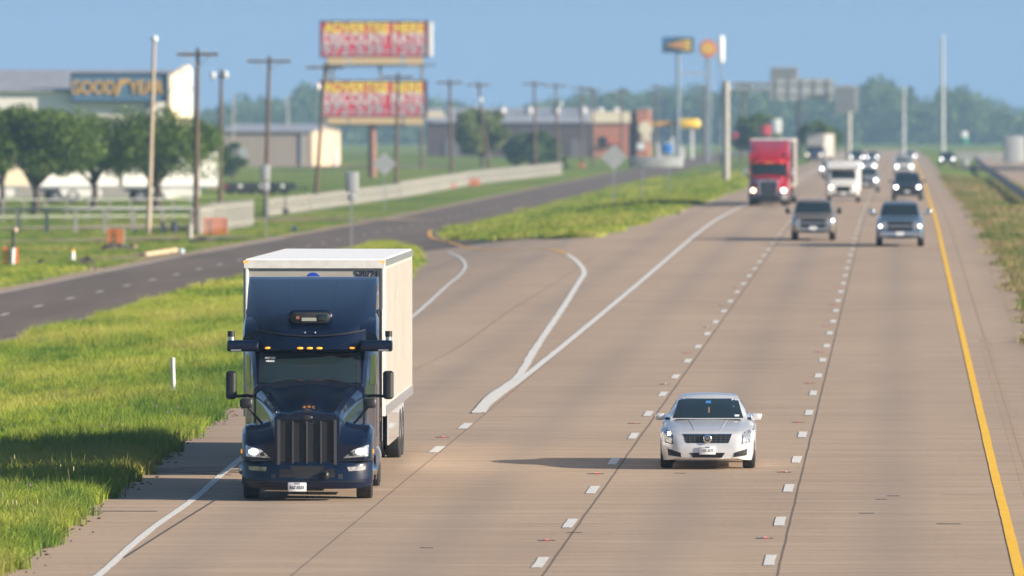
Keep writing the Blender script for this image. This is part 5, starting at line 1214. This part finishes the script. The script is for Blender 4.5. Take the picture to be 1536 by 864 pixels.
P, rng = region(9000, 128, 260, lambda y: xle(y)-2.6, lambda y: xle(y)+.05+.14*math.sin(y*1.9)+.12*math.sin(y*.73+1)+.08*math.sin(y*5.1), 12, .1)
d = np.array([xle(p[1])-p[0] for p in P]); keep = rng.random(len(P)) < np.exp(-d/1.1)
P = P[keep]; sc = rng.uniform(.45, 1.1, len(P)); scatter('tall_grass', 'taller tufted grass along the shoulder edge', P, sc, t2)
P, rng = region(2600, 128, 300, lambda y: max(-26.0, -.0975*y-1.2), lambda y: xle(y)-1.2, 13)
sc = rng.uniform(.5, 1.0, len(P)); scatter('weed_clumps', 'scattered taller weed clumps in the verge grass', P, sc, t2)
def isl_l(y): return -26.1 if y > 527 else interp(y, [413, 432, 478, 527], [-14.2, -18.2, -22.8, -25.8])
def isl_r(y): return interp(y, [413, 450, 500, 700], [-14.0, -12.8, -12.25, -12.1])
P, rng = region(17000, 414, 1000, isl_l, isl_r, 14, .6); sc = clump(P, rng.uniform(.6, 1.15, len(P)), .4); H_ = 8000; scatter('island_grass', 'unmown bright grass on the island between freeway and frontage road', P[:H_], sc[:H_], t4); scatter('island_weeds', 'greener unmown clumps on the island between freeway and frontage road', P[H_:], sc[H_:], t5)
P, rng = region(1700, 290, 400, lambda y: -37.5, lambda y: -34.6, 24, 0); scatter('yellow_verge_grass', 'tall yellow-green grass strip beyond the near stretch of frontage road', P, rng.uniform(.6, 1.2, len(P)), t4)
P, rng = region(7000, 330, 472, lambda y: -26.1, lambda y: xle(y)-.1, 15); sc = rng.uniform(.7, 1.3, len(P)); scatter('wedge_grass', 'grass wedge between the ramp and the frontage road', P, sc, t4)
P, rng = region(8000, 300, 620, lambda y: -.0975*y-2, lambda y: -34.0, 16); sc = rng.uniform(.3, .75, len(P)); P = P[P[:, 0] > -62]
for pp, hw_ in (((100, 361), 3.2), ((100, 342), 4.8)):
    y_ = G(*pp).y; P = P[np.abs(P[:, 1]-y_) > hw_]
P = P[:]; scatter('lot_grass', 'short mown grass beyond the frontage road', P, sc[:len(P)], t5)
P, rng = region(9000, 250, 900, lambda y: 3.9, lambda y: 8.5+y*.002, 17, .5); sc = rng.uniform(.4, .95, len(P)); scatter('median_grass', 'patchy green and tan grass in the median', P, clump(P, sc, .6), t6)
deb = MB(); rr = random.Random(9)
for _ in range(420):
    y = rr.uniform(134, 230); x = xle(y)+abs(rr.gauss(0, .22))-.02; s_ = rr.uniform(.01, .045); deb.ball((x, y, T(x, y)+.012+s_*.3), (s_*rr.uniform(.8, 1.6), s_, s_*.5), 5, 3)
tag(deb.build('edge_gravel', mat('edge_debris', (.13, .10, .07), .9, var=.5, vscale=3)), 'loose gravel and dead grass bits along the shoulder edge', 'gravel', kind='stuff')
fl = MB()
for _ in range(26):
    y = rr.uniform(140, 200); x = xle(y)-rr.uniform(.4, 6); fl.ball((x, y, T(x, y)+rr.uniform(.28, .4)), .022, 5, 3)
tag(fl.build('wildflowers', mat('flower_purple', (.22, .07, .3), .7)), 'tiny purple wildflowers dotted in the verge', 'wildflowers', kind='stuff')
# white seed heads and small pink flowers near the corner
sh = MB(); rr = random.Random(5)
for _ in range(60):
    y = rr.uniform(140, 172); x = xle(y)-rr.uniform(.3, 4); h = rr.uniform(.35, .6); z_ = T(x, y)-.05
    sh.tube([(x, y, z_), (x+rr.uniform(-.08, .08), y, z_+h)], [.004, .003], 3); sh.ball((x+.02, y, z_+h), (.012, .012, .05), 5, 3)
tag(sh.build('seed_grass', mat('straw', (.42, .36, .2), .8)), 'thin straw-coloured seed heads above the verge grass', 'grass', kind='stuff')

# ---------------------------------------------------------------- haze, sky, light
hz = MB().box((-100, 1850, 24), (1760, 4100, 58)).build('haze', bpy.data.materials.new('haze_air'), smooth=0)
m = hz.data.materials[0]; m.use_nodes = True; nt = m.node_tree; nt.nodes.remove(nt.nodes['Principled BSDF']); pv = nt.nodes.new('ShaderNodeVolumePrincipled')
pv.inputs['Color'].default_value = (.42, .68, .98, 1); pv.inputs['Density'].default_value = .00014; pv.inputs['Anisotropy'].default_value = 0
nt.links.new(pv.outputs[0], nt.nodes['Material Output'].inputs['Volume']); tag(hz, 'thin pale blue haze', 'haze', kind='stuff')

SUN_EL, AZ = 19.0, 16.0     # elevation; degrees towards the camera from due +X
w = bpy.data.worlds.new('World'); S.world = w; w.use_nodes = True; nt = w.node_tree; bg = nt.nodes['Background']; sky = nt.nodes.new('ShaderNodeTexSky'); sky.sky_type = 'NISHITA'; sky.sun_disc = False
sky.sun_elevation = math.radians(SUN_EL); sky.sun_rotation = math.radians(90+AZ); sky.air_density = 1.0; sky.dust_density = .6; sky.ozone_density = 1.8
tc = nt.nodes.new('ShaderNodeTexCoord'); ad = nt.nodes.new('ShaderNodeVectorMath'); ad.operation = 'ADD'; ad.inputs[1].default_value = (0, 0, .30); nt.links.new(tc.outputs['Generated'], ad.inputs[0])
no = nt.nodes.new('ShaderNodeVectorMath'); no.operation = 'NORMALIZE'; nt.links.new(ad.outputs[0], no.inputs[0]); nt.links.new(no.outputs[0], sky.inputs[0]); nt.links.new(sky.outputs[0], bg.inputs[0]); bg.inputs[1].default_value = .072
sd = bpy.data.lights.new('sun', 'SUN'); sd.energy = 4.4; sd.angle = math.radians(.5); sd.color = (1, .87, .69); so = bpy.data.objects.new('sun', sd); COL.objects.link(so)
e, a = math.radians(SUN_EL), math.radians(AZ); dv = Vector((math.cos(e)*math.cos(a), -math.cos(e)*math.sin(a), math.sin(e))); so.rotation_euler = dv.to_track_quat('Z', 'Y').to_euler(); so.location = (60, 100, 60)

S.view_settings.view_transform = 'Standard'; S.view_settings.look = 'None'; S.view_settings.gamma = 1; S.view_settings.exposure = 1.30
S.cycles.use_denoising = True; S.cycles.max_bounces = 6; S.cycles.volume_bounces = 0; S.cycles.transparent_max_bounces = 8; S.cycles.sample_clamp_indirect = 4
S.render.film_transparent = False
